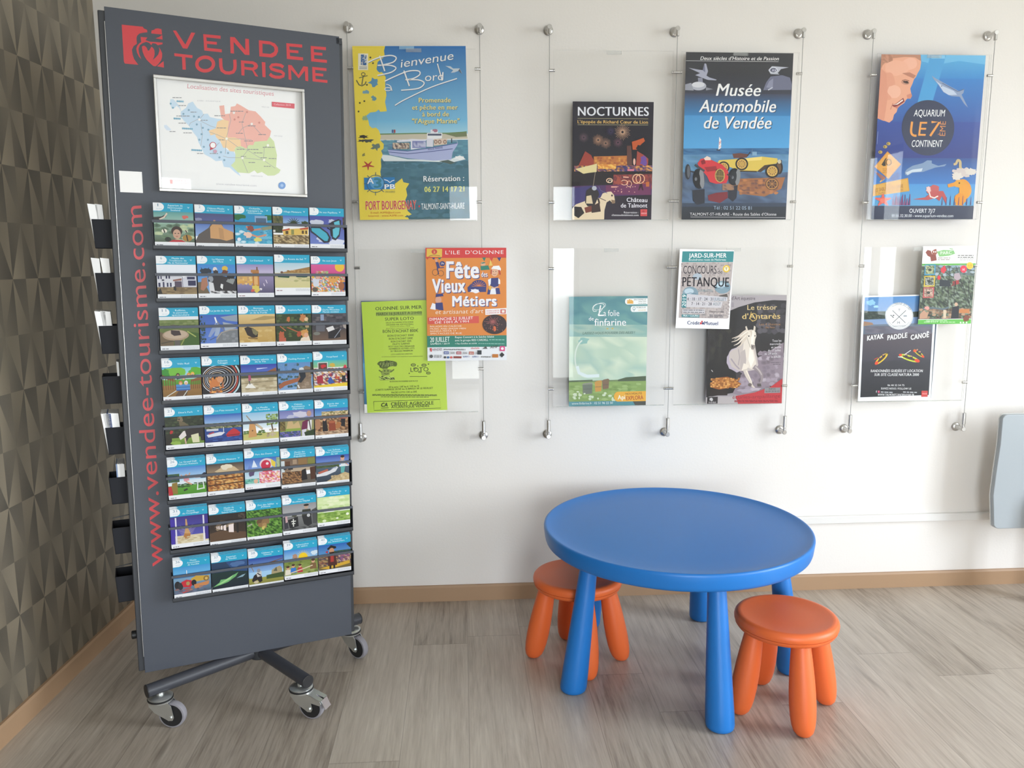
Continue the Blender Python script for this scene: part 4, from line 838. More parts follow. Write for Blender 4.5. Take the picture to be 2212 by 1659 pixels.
# --- aquarium
S = Sheet(.3925, .586, [(383, 274), (1184, 291), (1091, 1565), (295, 1565)], '2f4a98')
S.band(0, .14, '57a8d8', '4088c8').band(.14, .40, '3f80c4', '38589e').band(.40, .62, '384f98', '333f80').band(.62, .78, '35508c', '3f78bc').band(.78, .92, '4a90cc', '5a9cc8').band(.915, 1, '333a50', '2c3248')
S.poly([690, 280, 1184, 291, 1178, 360, 980, 330, 800, 360, 690, 330], '6cb4de').poly([760, 283, 880, 287, 760, 700, 640, 720], '4f9cd2')
S.rect(766, 288, 872, 312, '7cbce0')
SK = 'e2a488'
S.poly([383, 274, 684, 281, 688, 340, 680, 390, 662, 420, 648, 450, 632, 470, 622, 500, 604, 540, 610, 570, 618, 596, 606, 618, 582, 616, 568, 630, 558, 650, 524, 672, 506, 690, 498, 720, 478, 740, 468, 780, 440, 802, 410, 790, 380, 775, 345, 768], SK)
S.poly([383, 274, 684, 281, 688, 330, 640, 300, 560, 296, 470, 306, 420, 330, 390, 360, 374, 400], 'b8846c').noise(384, 276, 470, 340, 4, 3, ['a87660', 'b8846c', 'c48e76'], 3).blob(600, 350, 60, 46, 'eab29a', 4, 20, .08).blob(500, 380, 90, 60, 'e8ae94', 6, 20, .08).blob(430, 520, 60, 110, 'dc9a80', 7, 20, .08).poly([345, 768, 365, 500, 378, 380, 420, 420, 430, 600, 400, 790], 'd8957c').poly([540, 420, 600, 415, 648, 440, 630, 462, 580, 440], 'b87c66').ell(566, 492, 32, 17, 'c08a74', rot=10).ell(570, 490, 22, 9, '4c342e', rot=15).ell(578, 487, 8, 6, '2a1c1a').line([540, 478, 565, 470, 596, 480], 5, '8a5a48').poly([460, 668, 500, 650, 550, 610, 560, 640, 520, 668, 480, 682], '8a3c38').poly([470, 665, 500, 655, 545, 622, 548, 632, 505, 662], 'f0e4dc').poly([480, 680, 520, 672, 500, 694], 'c8786a').poly([575, 590, 612, 575, 618, 598, 604, 617, 582, 614], 'd08a74').line([450, 700, 470, 650], 5, 'c07c68').blob(480, 560, 50, 50, 'eab49c', 5, 16, .1)
S.poly([770, 442, 800, 462, 850, 490, 910, 525, 985, 565, 1020, 545, 1015, 575, 1000, 590, 1050, 690, 1020, 660, 985, 605, 920, 600, 860, 570, 820, 510, 785, 470], '8a9ab8').poly([800, 480, 860, 525, 940, 560, 965, 590, 900, 592, 860, 565, 830, 520], 'bcc8dc').line([850, 500, 970, 565, 1018, 548], 6, '56688c').ell(846, 522, 4, 4, '38405c')
S.ell(741, 845, 204, 216, '373d54', n=48)
S.text('AQUARIUM', 630, 754, 868, 757, 52, 'eceef2', .0, .12, 4).curve([618, 795, 610, 860, 614, 888, 630, 903, 652, 905], 17, 'e29a4c').text('E', 664, 905, 722, 906, 108, 'e29a4c', -.005, .12, 4).line([768, 800, 830, 800, 758, 908], 17, 'e29a4c').text('ÈME', 874, 908, 880, 794, 44, 'c88450', .005).text('CONTINENT', 612, 992, 850, 994, 52, 'eceef2', .0, .12, 4)
for x, y in ((434, 966), (408, 990), (370, 1032)): S.ell(x, y, 16, 13, 'b89c50').ell(x-6, y, 5, 5, '5a5430').line([(x-8, y-10), (x-4, y+10)], 4, '6a6238')
S.poly([425, 1026, 531, 1128, 432, 1244, 323, 1146], 'cc9040').poly([425, 1034, 523, 1130, 432, 1236, 331, 1145], 'd89c48').ring(434, 1112, 20, 24, 7, '4a3c2c').poly([378, 1130, 408, 1082, 420, 1075, 408, 1105, 412, 1140, 392, 1142], '3c3428').lines(386, 1162, 470, 1190, 3, 6, 'b07c38', 3)
S.poly([310, 1290, 585, 1236, 597, 1340, 305, 1380], 'c8963f').poly([318, 1295, 578, 1245, 588, 1335, 312, 1372], 'd4a34e').text('ENTRE', 408, 1300, 452, 1292, 15, '94683a', .01).text("LES SABLES D'OLONNE", 320, 1348, 547, 1312, 28, '8a5c30', .01, .1).text('ET TALMONT SAINT HILAIRE', 322, 1370, 548, 1336, 16, '94683a', .008, .1).line([365, 1268, 385, 1248, 402, 1240, 375, 1262], 8, 'd8b060')
for i in range(9): S.line([320+i*8, 1180+i*10, 380, 1215+i*5, 410, 1235], 4, 'a06a58')
S.poly([560, 1190, 575, 1168, 620, 1140, 700, 1120, 735, 1098, 770, 1100, 770, 1122, 820, 1142, 885, 1128, 870, 1145, 800, 1155, 700, 1190, 620, 1195, 580, 1218, 562, 1212], '7c94b4').poly([565, 1195, 620, 1170, 700, 1160, 690, 1185, 615, 1192, 582, 1214], 'c0ccd8').poly([500, 1190, 530, 1215, 500, 1252, 430, 1255, 470, 1215], '2a4a90')
S.curve([940, 1130, 958, 1126, 972, 1100, 990, 1110, 992, 1150, 1000, 1175], 18, 'c0ac80', 22).blob(1010, 1195, 78, 36, 'c8bcb8', 4, 40, .22).blob(970, 1225, 40, 30, 'd4ccc4', 6, 30, .25).blob(1075, 1190, 44, 28, 'd0c8c0', 7, 30, .2)
S.curve([896, 1300, 945, 1288, 985, 1272, 1020, 1268, 1050, 1300, 1055, 1350, 1020, 1390, 990, 1420, 985, 1455], 26, 'd8902c', 60).blob(985, 1285, 40, 32, 'd8982f', 3, 18, .12).blob(1030, 1340, 44, 58, 'dc9630', 5, 18, .1).blob(992, 1405, 46, 48, 'd88c28', 8, 18, .1).ell(985, 1278, 6, 6, '4a3418')
S.blob(780, 1330, 54, 34, 'b85a58', 4, 20, .2).poly([620, 1405, 720, 1390, 780, 1340, 860, 1340, 890, 1400, 880, 1440, 850, 1380, 830, 1420, 800, 1395, 740, 1412], 'b45050').line([750, 1350, 760, 1385, 790, 1395, 820, 1380], 10, 'ecd4cc').blob(745, 1330, 20, 24, 'e0bcb8', 3)
for i in range(16): S.line([(462+i*9, 1452), (466+i*9+rd2.uniform(-6, 10), 1380+rd2.uniform(-20, 20))], 8, ['7c4a78', '9a5a80', '5c3c68'][i % 3], 4)
for a in range(5): S.line([(388, 1412), (388+66*math.cos(a*1.257-1.57), 1412+52*math.sin(a*1.257-1.57))], 40, 'd86458', 8)
S.blob(388, 1414, 22, 18, 'e07a68', 2)
for i in range(8): S.line([(850+i*32, 1452), (855+i*32, 1400-10*(i % 3))], 7, '6a4a70', 3)
S.band(.920, 1, '333a50', '2c3248').text('OUVERT 7J/7', 594, 1512, 796, 1514, 32, 'e4e8ee', .008, .05, 3).text('02.51.32.30.00 - www.aquarium-vendee.com', 455, 1546, 938, 1548, 22, 'dce2ea', .004, .1)
S.line([350, 870, 343, 970], 4, '8a9ac8')
place(S, 'aquarium_poster', 1.5305, 1.4668, 'blue undersea poster of smiling child, dolphins, starfish and a seahorse')

# --- kayak
S = Sheet(.2905, .403, [(290, 490), (820, 485), (772, 1240), (250, 1280)], 'e6eaee')
S.band(.012, .27, '4d86c0', '8098bc', .03, .97).band(.27, .36, '6a7888', '5c6878', .03, .97).band(.36, .62, '564f56', '42404a', .03, .97).band(.62, .965, '3a3a42', '26282c', .03, .97)
S.poly([300, 600, 460, 618, 640, 612, 800, 600, 798, 640, 600, 655, 300, 668], '3c4640').noise(305, 605, 500, 660, 10, 4, ['36403a', '465248', '2e3834'], 2).poly([298, 680, 360, 690, 370, 705, 294, 716], '9a7a64').noise(306, 716, 782, 770, 7, 2, ['60606e', '6a6a78', '5e5c68', '706c78'], 5).blob(350, 540, 40, 22, '8cc0e2', 7).blob(390, 570, 20, 10, 'a8d4ea', 8)
S.ell(555, 641, 100, 100, 'e8eaec', n=40).ring(555, 641, 84, 84, 4, 'b8bcc0', a0=-150, a1=-30).ring(555, 641, 84, 84, 4, 'b8bcc0', a0=30, a1=150).ring(555, 641, 96, 96, 3, '9aa0a8')
S.line([508, 600, 600, 692], 4, '50545a').line([604, 600, 506, 694], 4, '50545a').text('T', 549, 606, 565, 606, 18, '60646a').text('M', 542, 700, 560, 700, 18, '60646a').line([494, 632, 516, 654], 5, '40444a').ell(496, 636, 6, 4, '40444a').ell(515, 636, 6, 4, '40444a').rect(586, 636, 610, 646, '98a0a8')
for i, ch in enumerate('ENTRE TERRE ET MER'):
    a = math.radians(-150+i*120/17); 
    if ch != ' ': S.text(ch, 555+86*math.cos(a)-5*-math.sin(a)*1, 641+86*math.sin(a)-5*math.cos(a), 555+86*math.cos(a)+5*-math.sin(a), 641+86*math.sin(a)+5*math.cos(a), 13, '8a9098')
S.text('CANOË-KAYAK-PADDLE', 508, 722, 600, 716, 9, '8a9098', .01)
S.text('KAYAK', 322, 824, 440, 806, 34, 'eceeee', .045, .2, 3).text('PADDLE', 470, 820, 610, 798, 34, 'eceeee', .045, .2, 3).text('CANOË', 636, 816, 762, 794, 34, 'eceeee', .045, .2, 3)
def kayak(x, y, l, w, ang, c):
    r = math.radians(ang); ex, ey = math.cos(r), math.sin(r)
    S.ell(x, y, l, w, c, rot=ang).ell(x, y, l*.7, w*.5, '4a3c30', rot=ang).ell(x+ex*l*.75, y+ey*l*.75, l*.25, w*.6, 'd84a30', rot=ang)
    for k in (-.3, .2): S.ell(x+ex*l*k, y+ey*l*k-10, 9, 11, '2e3040').ell(x+ex*l*k, y+ey*l*k-18, 5, 6, 'c09078')
kayak(424, 960, 62, 18, 138, 'd8b838'); S.line([372, 965, 400, 950], 5, 'c05040').line([440, 935, 484, 908], 4, '28282c')
kayak(625, 950, 76, 20, 18, 'c4cc44'); S.line([590, 925, 635, 893], 5, 'd0d4d8').line([545, 942, 580, 945], 6, 'c8d4d8').ell(562, 928, 12, 9, 'd84a30')
kayak(692, 915, 46, 13, 38, 'c8bc40'); S.ell(664, 896, 12, 10, 'd85a34')
S.text('RANDONNÉES GUIDÉES ET LOCATION', 346, 1060, 716, 1050, 19, 'e0e2e4', .022, .15).text('SUR SITE CLASSÉ NATURA 2000', 372, 1087, 690, 1078, 19, 'e0e2e4', .022, .15)
S.text('06 40 32 54 75', 468, 1160, 588, 1156, 13, 'd8dadc', .015).text('SUIVEZ-NOUS / FOLLOW US', 420, 1186, 636, 1180, 14, 'd8dadc', .018, .1).text('f', 383, 1212, 390, 1212, 16, 'e0e4e8', .02).rect(396, 1196, 410, 1212, 'c05a78').lines(418, 1202, 506, 1202, 1, 7, 'b8bcc0', 3).lines(578, 1196, 680, 1196, 1, 7, 'b8bcc0', 4).text('WWW.TALMONTCANOEKAYAK.FR', 395, 1234, 655, 1226, 16, 'e0e2e4', .02, .15).poly([708, 1186, 751, 1184, 750, 1228, 706, 1230], 'c04442').text('VENDÉE', 712, 1212, 746, 1211, 10, 'e8b0b0')
place(S, 'kayak_poster', 1.523, .7795, 'dark kayak poster with white round badge and three yellow kayaks', rot=-.018)
S = Sheet(.293, .405, [(0, 0), (100, 0), (100, 100), (0, 100)], 'e6eaee'); S.band(.01, .98, '4a5a70', '26282c', .015, .985)
place(S, 'spare_kayak_poster', 1.526, .7790, 'dark white-edged sheet peeking out behind the kayak poster', y=YC-.0002)

# --- adventure park flyer
S = Sheet(.2095, .293, [(713, 145), (1105, 142), (1060, 710), (677, 713)], 'eceeea')
S.band(.222, .246, '62a850').band(.942, 1, '5fb04c')
S.poly([730, 190, 745, 172, 768, 178, 778, 205, 790, 170, 808, 165, 812, 185, 806, 210, 812, 248, 770, 256, 765, 225, 745, 215], '8a4a40').ell(795, 190, 20, 18, '9a5a4c').ell(790, 186, 5, 6, 'f0ece8').ell(804, 186, 4, 6, 'f0ece8').poly([812, 185, 860, 172, 935, 176, 945, 200, 900, 215, 830, 222], '84b878').text('PARC', 840, 206, 920, 202, 22, 'dcecd8', .02).lines(820, 228, 910, 240, 2, 6, 'a09890', 2).lines(965, 210, 1080, 224, 2, 6, '6a6a66', 3).lines(980, 234, 1080, 244, 2, 4, 'a8a8a4', 4).line([905, 162, 930, 168], 6, '84b878')
S.band(.250, .935, '4c5a4a', '3a3c36').noise(690, 290, 1090, 670, 24, 22, ['4c5a4a', '36403a', '6a7860', '2c322e', '58684e', '7c8878', '42443c', '869484'], 5).noise(800, 285, 1085, 360, 10, 4, ['8aa0b4', '5a6a64', 'a4b0b8', '465246'], 7, .8).noise(690, 600, 1060, 672, 16, 4, ['9a7c64', '6a5444', 'b49478', '3c3430'], 9, .8)
for a in ((820, 300, 1080, 470), (720, 560, 860, 290), (905, 290, 890, 640), (950, 290, 1060, 600), (800, 420, 920, 410), (1045, 420, 1040, 560)): S.line(list(a), 4, '2c302e')
S.poly([835, 390, 905, 395, 915, 440, 830, 438], '2f343a').poly([840, 310, 870, 285, 882, 320, 862, 345, 842, 332], 'c83c48').ell(828, 375, 12, 16, 'd03840').poly([940, 345, 975, 340, 990, 380, 960, 398, 936, 380], 'a898a0').poly([925, 405, 970, 392, 975, 420, 935, 432], 'a03c3c').poly([915, 440, 945, 430, 935, 405], '7a3a38').line([945, 400, 950, 445], 8, '2e2c30').line([712, 600, 780, 595, 860, 605, 900, 590], 12, '5a6a74').blob(742, 596, 20, 12, 'd4948c', 3).poly([925, 590, 975, 580, 970, 670, 915, 672], '2a2a30').ell(953, 570, 12, 14, 'c4a48c').rect(860, 610, 880, 668, 'c8b8a0').poly([690, 640, 720, 610, 750, 640, 740, 672, 688, 674], 'b89078').poly([975, 605, 1050, 605, 1048, 635, 972, 632], 'b87848').blob(1030, 670, 22, 28, '7a4838', 4)
for x, y, c, c2, s_ in ((726, 280, '3f8ab0', ['8a9870', '5a6850', 'b4b890'], 2), (722, 364, 'd0b440', ['606a5c', 'a8a8a0', '404a40'], 3), (716, 446, 'b85858', ['a88878', '786058', 'c8b0a0'], 4)):
    S.poly([(x, y), (x+78, y-2), (x+73, y+75), (x-5, y+77)], c).noise(x+4, y+6, x+68, y+68, 5, 5, c2, s_).ell(x+36, y+38, 12, 10, '3c403c')
S.ell(1006, 313, 24, 27, 'd83c50').text('5€', 998, 324, 1016, 323, 14, 'f4dce0', .02).ell(1052, 288, 25, 26, 'e8c048').lines(1036, 278, 1068, 298, 4, 4, 'c89c30', 3)
S.text('4 OUVERT AU 22 57 30', 720, 703, 822, 700, 11, 'dcf0d4', .015).lines(735, 686, 890, 686, 1, 5, 'b8dcb0', 2).lines(835, 696, 945, 696, 1, 5, 'b8dcb0', 3)
for x in (985, 1005, 1028): S.ell(x, 702, 6, 6, 'dcf0d4')
place(S, 'adventure_park_flyer', 1.7345, 1.0745, 'white and green flyer with red squirrel logo and treetop climbing photo', 'flyer', y=YF-.0004, rot=-.004)
# ------------------------------------------------------------------ the rolling leaflet rack
HUB = (-.642, -.624, 0)
rack = tag(empty('leaflet_rack', HUB), 'tall dark grey rolling rack with red lettering and forty numbered leaflets', 'display rack')
TW = Matrix.Translation((-.9267, -.7829, .15)) @ Matrix.Rotation(math.radians(21.49), 4, 'Z') @ Matrix.Rotation(.0155, 4, 'Y')
NOB = Matrix.Identity(4)
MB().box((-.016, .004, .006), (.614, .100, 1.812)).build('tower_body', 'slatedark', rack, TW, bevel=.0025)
MB().box((0, .0, 0), (.604, .0035, 1.821)).build('front_panel', 'slate', rack, TW, bevel=.001)
MB().box((-.0012, -.0004, .05), (-.0002, .0035, 1.785)).build('edge_trim', 'alu', rack, TW)
MB().box((.595, .0, 1.80), (.612, .006, 1.8165)).build('corner_tab', 'slatedark', rack, TW)
FQ = [(225, 14), (737, 85), (768, 1371), (313, 1452)]
def on_rack(cx, cy, k, y0=-.0003): return Sheet(.614, 1.8199, [((a-cx)*k, (b-cy)*k) for a, b in FQ], back=False, y0=y0)
RD_ = 'c43c42'; SL = (.068/INK, .076/INK, .096/INK)
# heart emblem
S = on_rack(250, 40, 9.617)
S.poly([125, 122, 560, 170, 580, 205, 620, 222, 650, 235, 655, 285, 560, 295, 490, 310, 445, 350, 430, 400, 438, 520, 370, 565, 335, 640, 350, 740, 380, 830, 430, 900, 468, 950, 190, 922, 170, 880], RD_)
S.poly([735, 310, 740, 250, 800, 232, 820, 212, 880, 208, 945, 225, 958, 335], RD_).poly([515, 378, 655, 392, 615, 445, 700, 478, 970, 500, 965, 535, 905, 545, 870, 555, 830, 520, 760, 510, 735, 550, 690, 500, 630, 480, 560, 505, 500, 545, 470, 620, 485, 720, 530, 840, 480, 780, 440, 700, 425, 620, 445, 560, 490, 510, 530, 480, 520, 430], RD_)
S.poly([820, 410, 900, 385, 945, 350, 962, 350, 968, 438], RD_)
S.poly([540, 580, 570, 560, 600, 562, 640, 600, 665, 660, 690, 660, 740, 580, 775, 610, 800, 660, 805, 740, 790, 800, 765, 855, 830, 800, 880, 740, 905, 660, 890, 590, 930, 650, 960, 720, 958, 800, 935, 870, 880, 940, 830, 985, 780, 980, 720, 930, 640, 850, 590, 770, 555, 680], RD_).poly([850, 985, 990, 880, 998, 1015], RD_)
S.build('emblem', 'vinyl', rack, TW)
S = on_rack(460, 60, 8.193)
def big(sheet, spec):
    for pts, w in spec: sheet.line(pts, w, RD_)
w = 52
def L(x): return x
S2 = on_rack(250, 40, 9.617)
S2.poly([1183, 256, 1245, 256, 1438, 548, 1562, 298, 1642, 308, 1478, 632, 1388, 622], RD_).poly([1806, 335, 2165, 372, 2165, 436, 1870, 402, 1880, 478, 2088, 500, 2088, 556, 1884, 536, 1890, 618, 2190, 652, 2190, 714, 1830, 672], RD_)
S2.poly([1208, 720, 1588, 768, 1584, 826, 1438, 806, 1450, 1062, 1380, 1058, 1368, 798, 1214, 780], RD_).ring(1848, 950, 172, 140, 70, RD_, 40)
S2.build('lettering', 'vinyl', rack, TW)
S.poly([292, 176, 372, 182, 560, 410, 558, 210, 622, 218, 632, 498, 552, 490, 352, 262, 362, 468, 300, 460], RD_)
S.poly([796, 240, 990, 262, 1080, 300, 1132, 370, 1135, 440, 1100, 510, 1030, 545, 806, 522, 804, 462, 1000, 482, 1060, 450, 1075, 410, 1062, 360, 1000, 318, 860, 300, 862, 470, 804, 470], RD_)
for x, y in ((1280, 296), (1708, 350)):
    S.poly([(x, y), (x+278, y+28), (x+278, y+82), (x+52, y+58), (x+58, y+116), (x+212, y+132), (x+212, y+180), (x+60, y+164), (x+66, y+226), (x+294, y+252), (x+294, y+306), (x+10, y+276)] if x < 1500 else
           [(x, y), (x+268, y+24), (x+268, y+78), (x+54, y+54), (x+58, y+110), (x+206, y+124), (x+206, y+172), (x+60, y+158), (x+64, y+222), (x+286, y+248), (x+286, y+300), (x+10, y+270)], RD_)
S.line([124, 548, 130, 690, 150, 760, 210, 802, 280, 808, 345, 790, 375, 740, 380, 680, 374, 575], 58, RD_)
S.poly([482, 588, 700, 608, 760, 640, 785, 690, 765, 738, 712, 764, 790, 876, 735, 868, 680, 768, 545, 746, 545, 856, 492, 850], RD_).poly([540, 640, 690, 656, 718, 690, 690, 718, 545, 702], SL)
S.poly([848, 620, 912, 628, 916, 890, 862, 884], RD_)
S.line([1228, 716, 1180, 682, 1100, 670, 1030, 676, 1004, 706, 1022, 744, 1100, 772, 1190, 792, 1234, 830, 1226, 872, 1170, 892, 1090, 888, 1030, 868, 990, 832], 54, RD_)
S.poly([1312, 676, 1372, 682, 1494, 852, 1580, 704, 1660, 714, 1668, 968, 1616, 958, 1606, 780, 1500, 916, 1362, 758, 1372, 942, 1322, 932], RD_)
x, y = 1736, 716
S.poly([(x, y), (x+250, y+26), (x+250, y+76), (x+50, y+52), (x+54, y+108), (x+194, y+124), (x+194, y+170), (x+56, y+154), (x+60, y+212), (x+268, y+236), (x+268, y+284), (x+8, y+254)], RD_)
S.build('lettering', 'vinyl', rack, TW)
S = on_rack(0, 0, 1.0)
S.text('www.vendee-tourisme.com', 352, 1219, 305, 440, 34, RD_, .005, 0, 6)
S.build('web_address', 'vinyl', rack, TW)
S = Sheet(.055, .055, [(0, 0), (1, 0), (1, 1), (0, 1)], 'f0eeee'); S.build('blank_sticker', 'paper', rack, TW @ Matrix.Translation((.0115, -.0006, 1.3576)))

# map under its snap frame
mx0, mz0, mw, mh = .1062, 1.3635, .3920, .2995
fm = MB()
for a, b in (((0, 0), (mw, .008)), ((0, mh-.008), (mw, mh)), ((0, .008), (.007, mh-.008)), ((mw-.007, .008), (mw, mh-.008))):
    fm.box((mx0+a[0], -.0155, mz0+a[1]), (mx0+b[0], -.0005, mz0+b[1]))
mfr = fm.build('map_frame', 'alu', rack, TW, bevel=.0015)
S = Sheet(mw-.012, mh-.012, [(90, 42), (2038, 218), (2090, 1602), (170, 1536)], 'f0f0f3')
BL_, OR_, GR_, RE_ = 'c3d9ec', 'f0cfa4', 'cedcaa', 'ecb4a8'
S.text('Localisation des sites touristiques', 516, 176, 1670, 270, 58, 'd6929c', .0, 0, 4)
S.poly([290, 325, 330, 325, 375, 370, 420, 430, 440, 500, 410, 440, 370, 410, 350, 440, 310, 450, 285, 385], 'c9dcec')
S.poly([430, 490, 500, 440, 530, 380, 590, 355, 620, 400, 650, 440, 715, 475, 730, 520, 790, 515, 820, 560, 915, 580, 990, 590, 1020, 640, 1020, 760, 960, 810, 960, 900, 1060, 1000, 1140, 1015, 1170, 1070, 1160, 1160, 1110, 1200, 1200, 1290, 1237, 1352, 1150, 1290, 1090, 1235, 1010, 1225, 985, 1140, 900, 1150, 830, 1100, 750, 1060, 700, 960, 665, 890, 650, 830, 600, 770, 540, 680, 470, 610, 430, 560], BL_)
S.poly([945, 410, 1010, 400, 1022, 520, 1090, 510, 1100, 420, 1160, 410, 1180, 375, 1230, 400, 1340, 465, 1430, 480, 1500, 550, 1560, 620, 1555, 660, 1640, 740, 1625, 810, 1585, 870, 1420, 890, 1400, 930, 1340, 930, 1310, 980, 1240, 950, 1230, 850, 1060, 830, 1040, 620, 970, 560], RE_)
S.poly([920, 620, 990, 590, 1075, 610, 1060, 700, 1060, 830, 1160, 830, 1230, 860, 1240, 950, 1160, 970, 1150, 1020, 1090, 1015, 1050, 970, 1000, 970, 960, 880, 905, 830, 890, 790, 830, 805, 805, 740, 900, 710], OR_)
S.poly([1150, 1000, 1170, 960, 1240, 945, 1310, 980, 1340, 930, 1400, 930, 1420, 885, 1585, 870, 1620, 815, 1680, 880, 1695, 950, 1720, 1060, 1710, 1220, 1770, 1260, 1750, 1300, 1690, 1335, 1600, 1340, 1520, 1290, 1460, 1310, 1420, 1270, 1350, 1310, 1200, 1300, 1105, 1205, 1160, 1150, 1165, 1060], GR_)
S.poly([205, 672, 240, 670, 300, 730, 290, 745, 240, 740, 210, 705], 'd4e0f0')
for a in ((680, 580, 560, 640, 540, 680), (680, 590, 740, 520), (690, 610, 830, 680, 900, 700), (700, 640, 720, 800, 700, 950), (1040, 850, 1100, 600, 1080, 520), (1040, 850, 930, 800, 820, 760), (1045, 850, 1200, 960, 1330, 1000, 1540, 1130), (1040, 850, 1250, 850, 1380, 860), (1250, 1100, 1330, 1000, 1250, 640, 1300, 500), (1250, 1100, 1060, 1100, 1000, 1080), (1250, 1105, 1330, 1300), (1250, 1100, 1540, 1130, 1700, 1240), (1540, 1130, 1550, 960, 1600, 930), (1380, 650, 1260, 700, 1200, 780), (1380, 650, 1500, 780), (1040, 850, 1030, 1050), (850, 1000, 950, 900)):
    S.line(list(a), 5, 'a9a9ac')
for x, y, c in ((680, 595, 'f8f8f8'), (1045, 848, 'fdf4e4'), (1140, 500, 'fbe8e4'), (1380, 648, 'fbe8e4'), (1258, 1105, 'f2f6e6'), (1548, 1130, 'f2f6e6'), (1598, 932, 'f2f6e6')): S.ell(x, y, 17, 17, c)
for x, y in ((537, 468), (465, 520), (608, 553), (672, 560), (645, 660), (725, 705), (710, 790), (795, 865), (680, 865), (740, 960), (970, 1030), (950, 1100), (1015, 1135), (1065, 1040), (800, 730)): S.ell(x, y, 14, 14, '88aac0')
for x, y in ((1150, 590), (1315, 490), (1480, 630), (1200, 560)): S.ell(x, y, 14, 14, 'd4938a')
for x0, y0, n in ((385, 352, 4), (345, 583, 4), (460, 715, 6), (585, 1003, 6), (295, 385, 1), (325, 440, 1)):
    for i in range(n): S.ell(x0+i*24, y0+i*1.2, 12, 13, '7fb0c8')
for x, y, w_ in ((320, 300, 120), (400, 405, 100), (370, 545, 180), (400, 640, 100), (465, 770, 115), (560, 492, 85), (700, 600, 90), (880, 538, 140), (1095, 475, 170), (915, 700, 130), (1210, 620, 70), (1330, 670, 100), (1470, 785, 100), (1280, 872, 115), (1170, 770, 95), (940, 860, 80), (1180, 985, 105), (1330, 985, 140), (1410, 1030, 115), (1530, 955, 160), (1235, 1080, 70), (1500, 1095, 90), (1610, 1105, 100), (1340, 1160, 90), (1545, 1210, 95), (280, 755, 85), (650, 1045, 90), (820, 1045, 110)):
    S.lines(x, y, x+w_, y+w_*.06, 1, 9, '8f8f94', x)
for t_, x0, x1, y in (('LOIRE - ATLANTIQUE', 650, 960, 350), ('MAINE ET LOIRE', 1510, 1610, 425), ('DEUX SEVRES', 1680, 1790, 810), ('CHARENTE MARITIME', 1372, 1530, 1350)): S.text(t_, x0, y, x1, y+8, 14, 'c2c2c8')
S.poly([830, 960, 822, 1008, 880, 975], 'c23a4a').ell(862, 938, 44, 44, 'c23a4a').ell(862, 938, 36, 36, 'f2eef0').ell(892, 1020, 26, 24, 'c8a0b4')
S.poly([1647, 350, 1948, 374, 1947, 440, 1648, 414], 'd86470').text('Collection 2019', 1672, 394, 1895, 408, 24, 'f2d0d4', .004)
S.text('www.vendee-tourisme.com', 905, 1468, 1448, 1488, 26, 'c8c8ce', 0, 0, 3).ell(1790, 1470, 48, 48, '6f98d2').ell(1790, 1470, 22, 22, 'a4c0e4').ring(1790, 1470, 34, 34, 4, '8fb0dc')
S.poly([285, 1405, 320, 1406, 322, 1462, 290, 1460], 'd0685a').text('VENDEE', 340, 1428, 540, 1434, 24, 'd8847c', .01).text('TOURISME', 342, 1464, 540, 1470, 26, 'd8847c', .01)
S.build('map_print', 'paper', mfr, TW @ Matrix.Translation((mx0+.006, -.0006, mz0+.006)))
MB().add([(mx0+.007, -.0034, mz0+.008), (mx0+mw-.007, -.0150, mz0+.008), (mx0+mw-.007, -.0140, mz0+mh-.008), (mx0+.007, -.0024, mz0+mh-.008)], [(0, 1, 2, 3)]).build('map_cover', 'mapcover', mfr, TW)

# pocket rows on the front, one ledge and one retaining bar each
VB = [1.218, 1.077, .935, .797, .655, .513, .368, .225]
U0, UP = .0868, .1027
for vb in VB:
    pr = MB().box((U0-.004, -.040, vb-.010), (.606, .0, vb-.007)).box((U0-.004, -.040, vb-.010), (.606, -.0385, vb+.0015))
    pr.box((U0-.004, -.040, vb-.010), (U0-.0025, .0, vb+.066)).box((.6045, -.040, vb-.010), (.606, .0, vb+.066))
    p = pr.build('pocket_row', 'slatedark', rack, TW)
    MB().box((U0-.004, -.0412, vb+.0615), (.606, -.0392, vb+.0690)).build('retaining_bar', 'slate', p, TW, bevel=.0004)

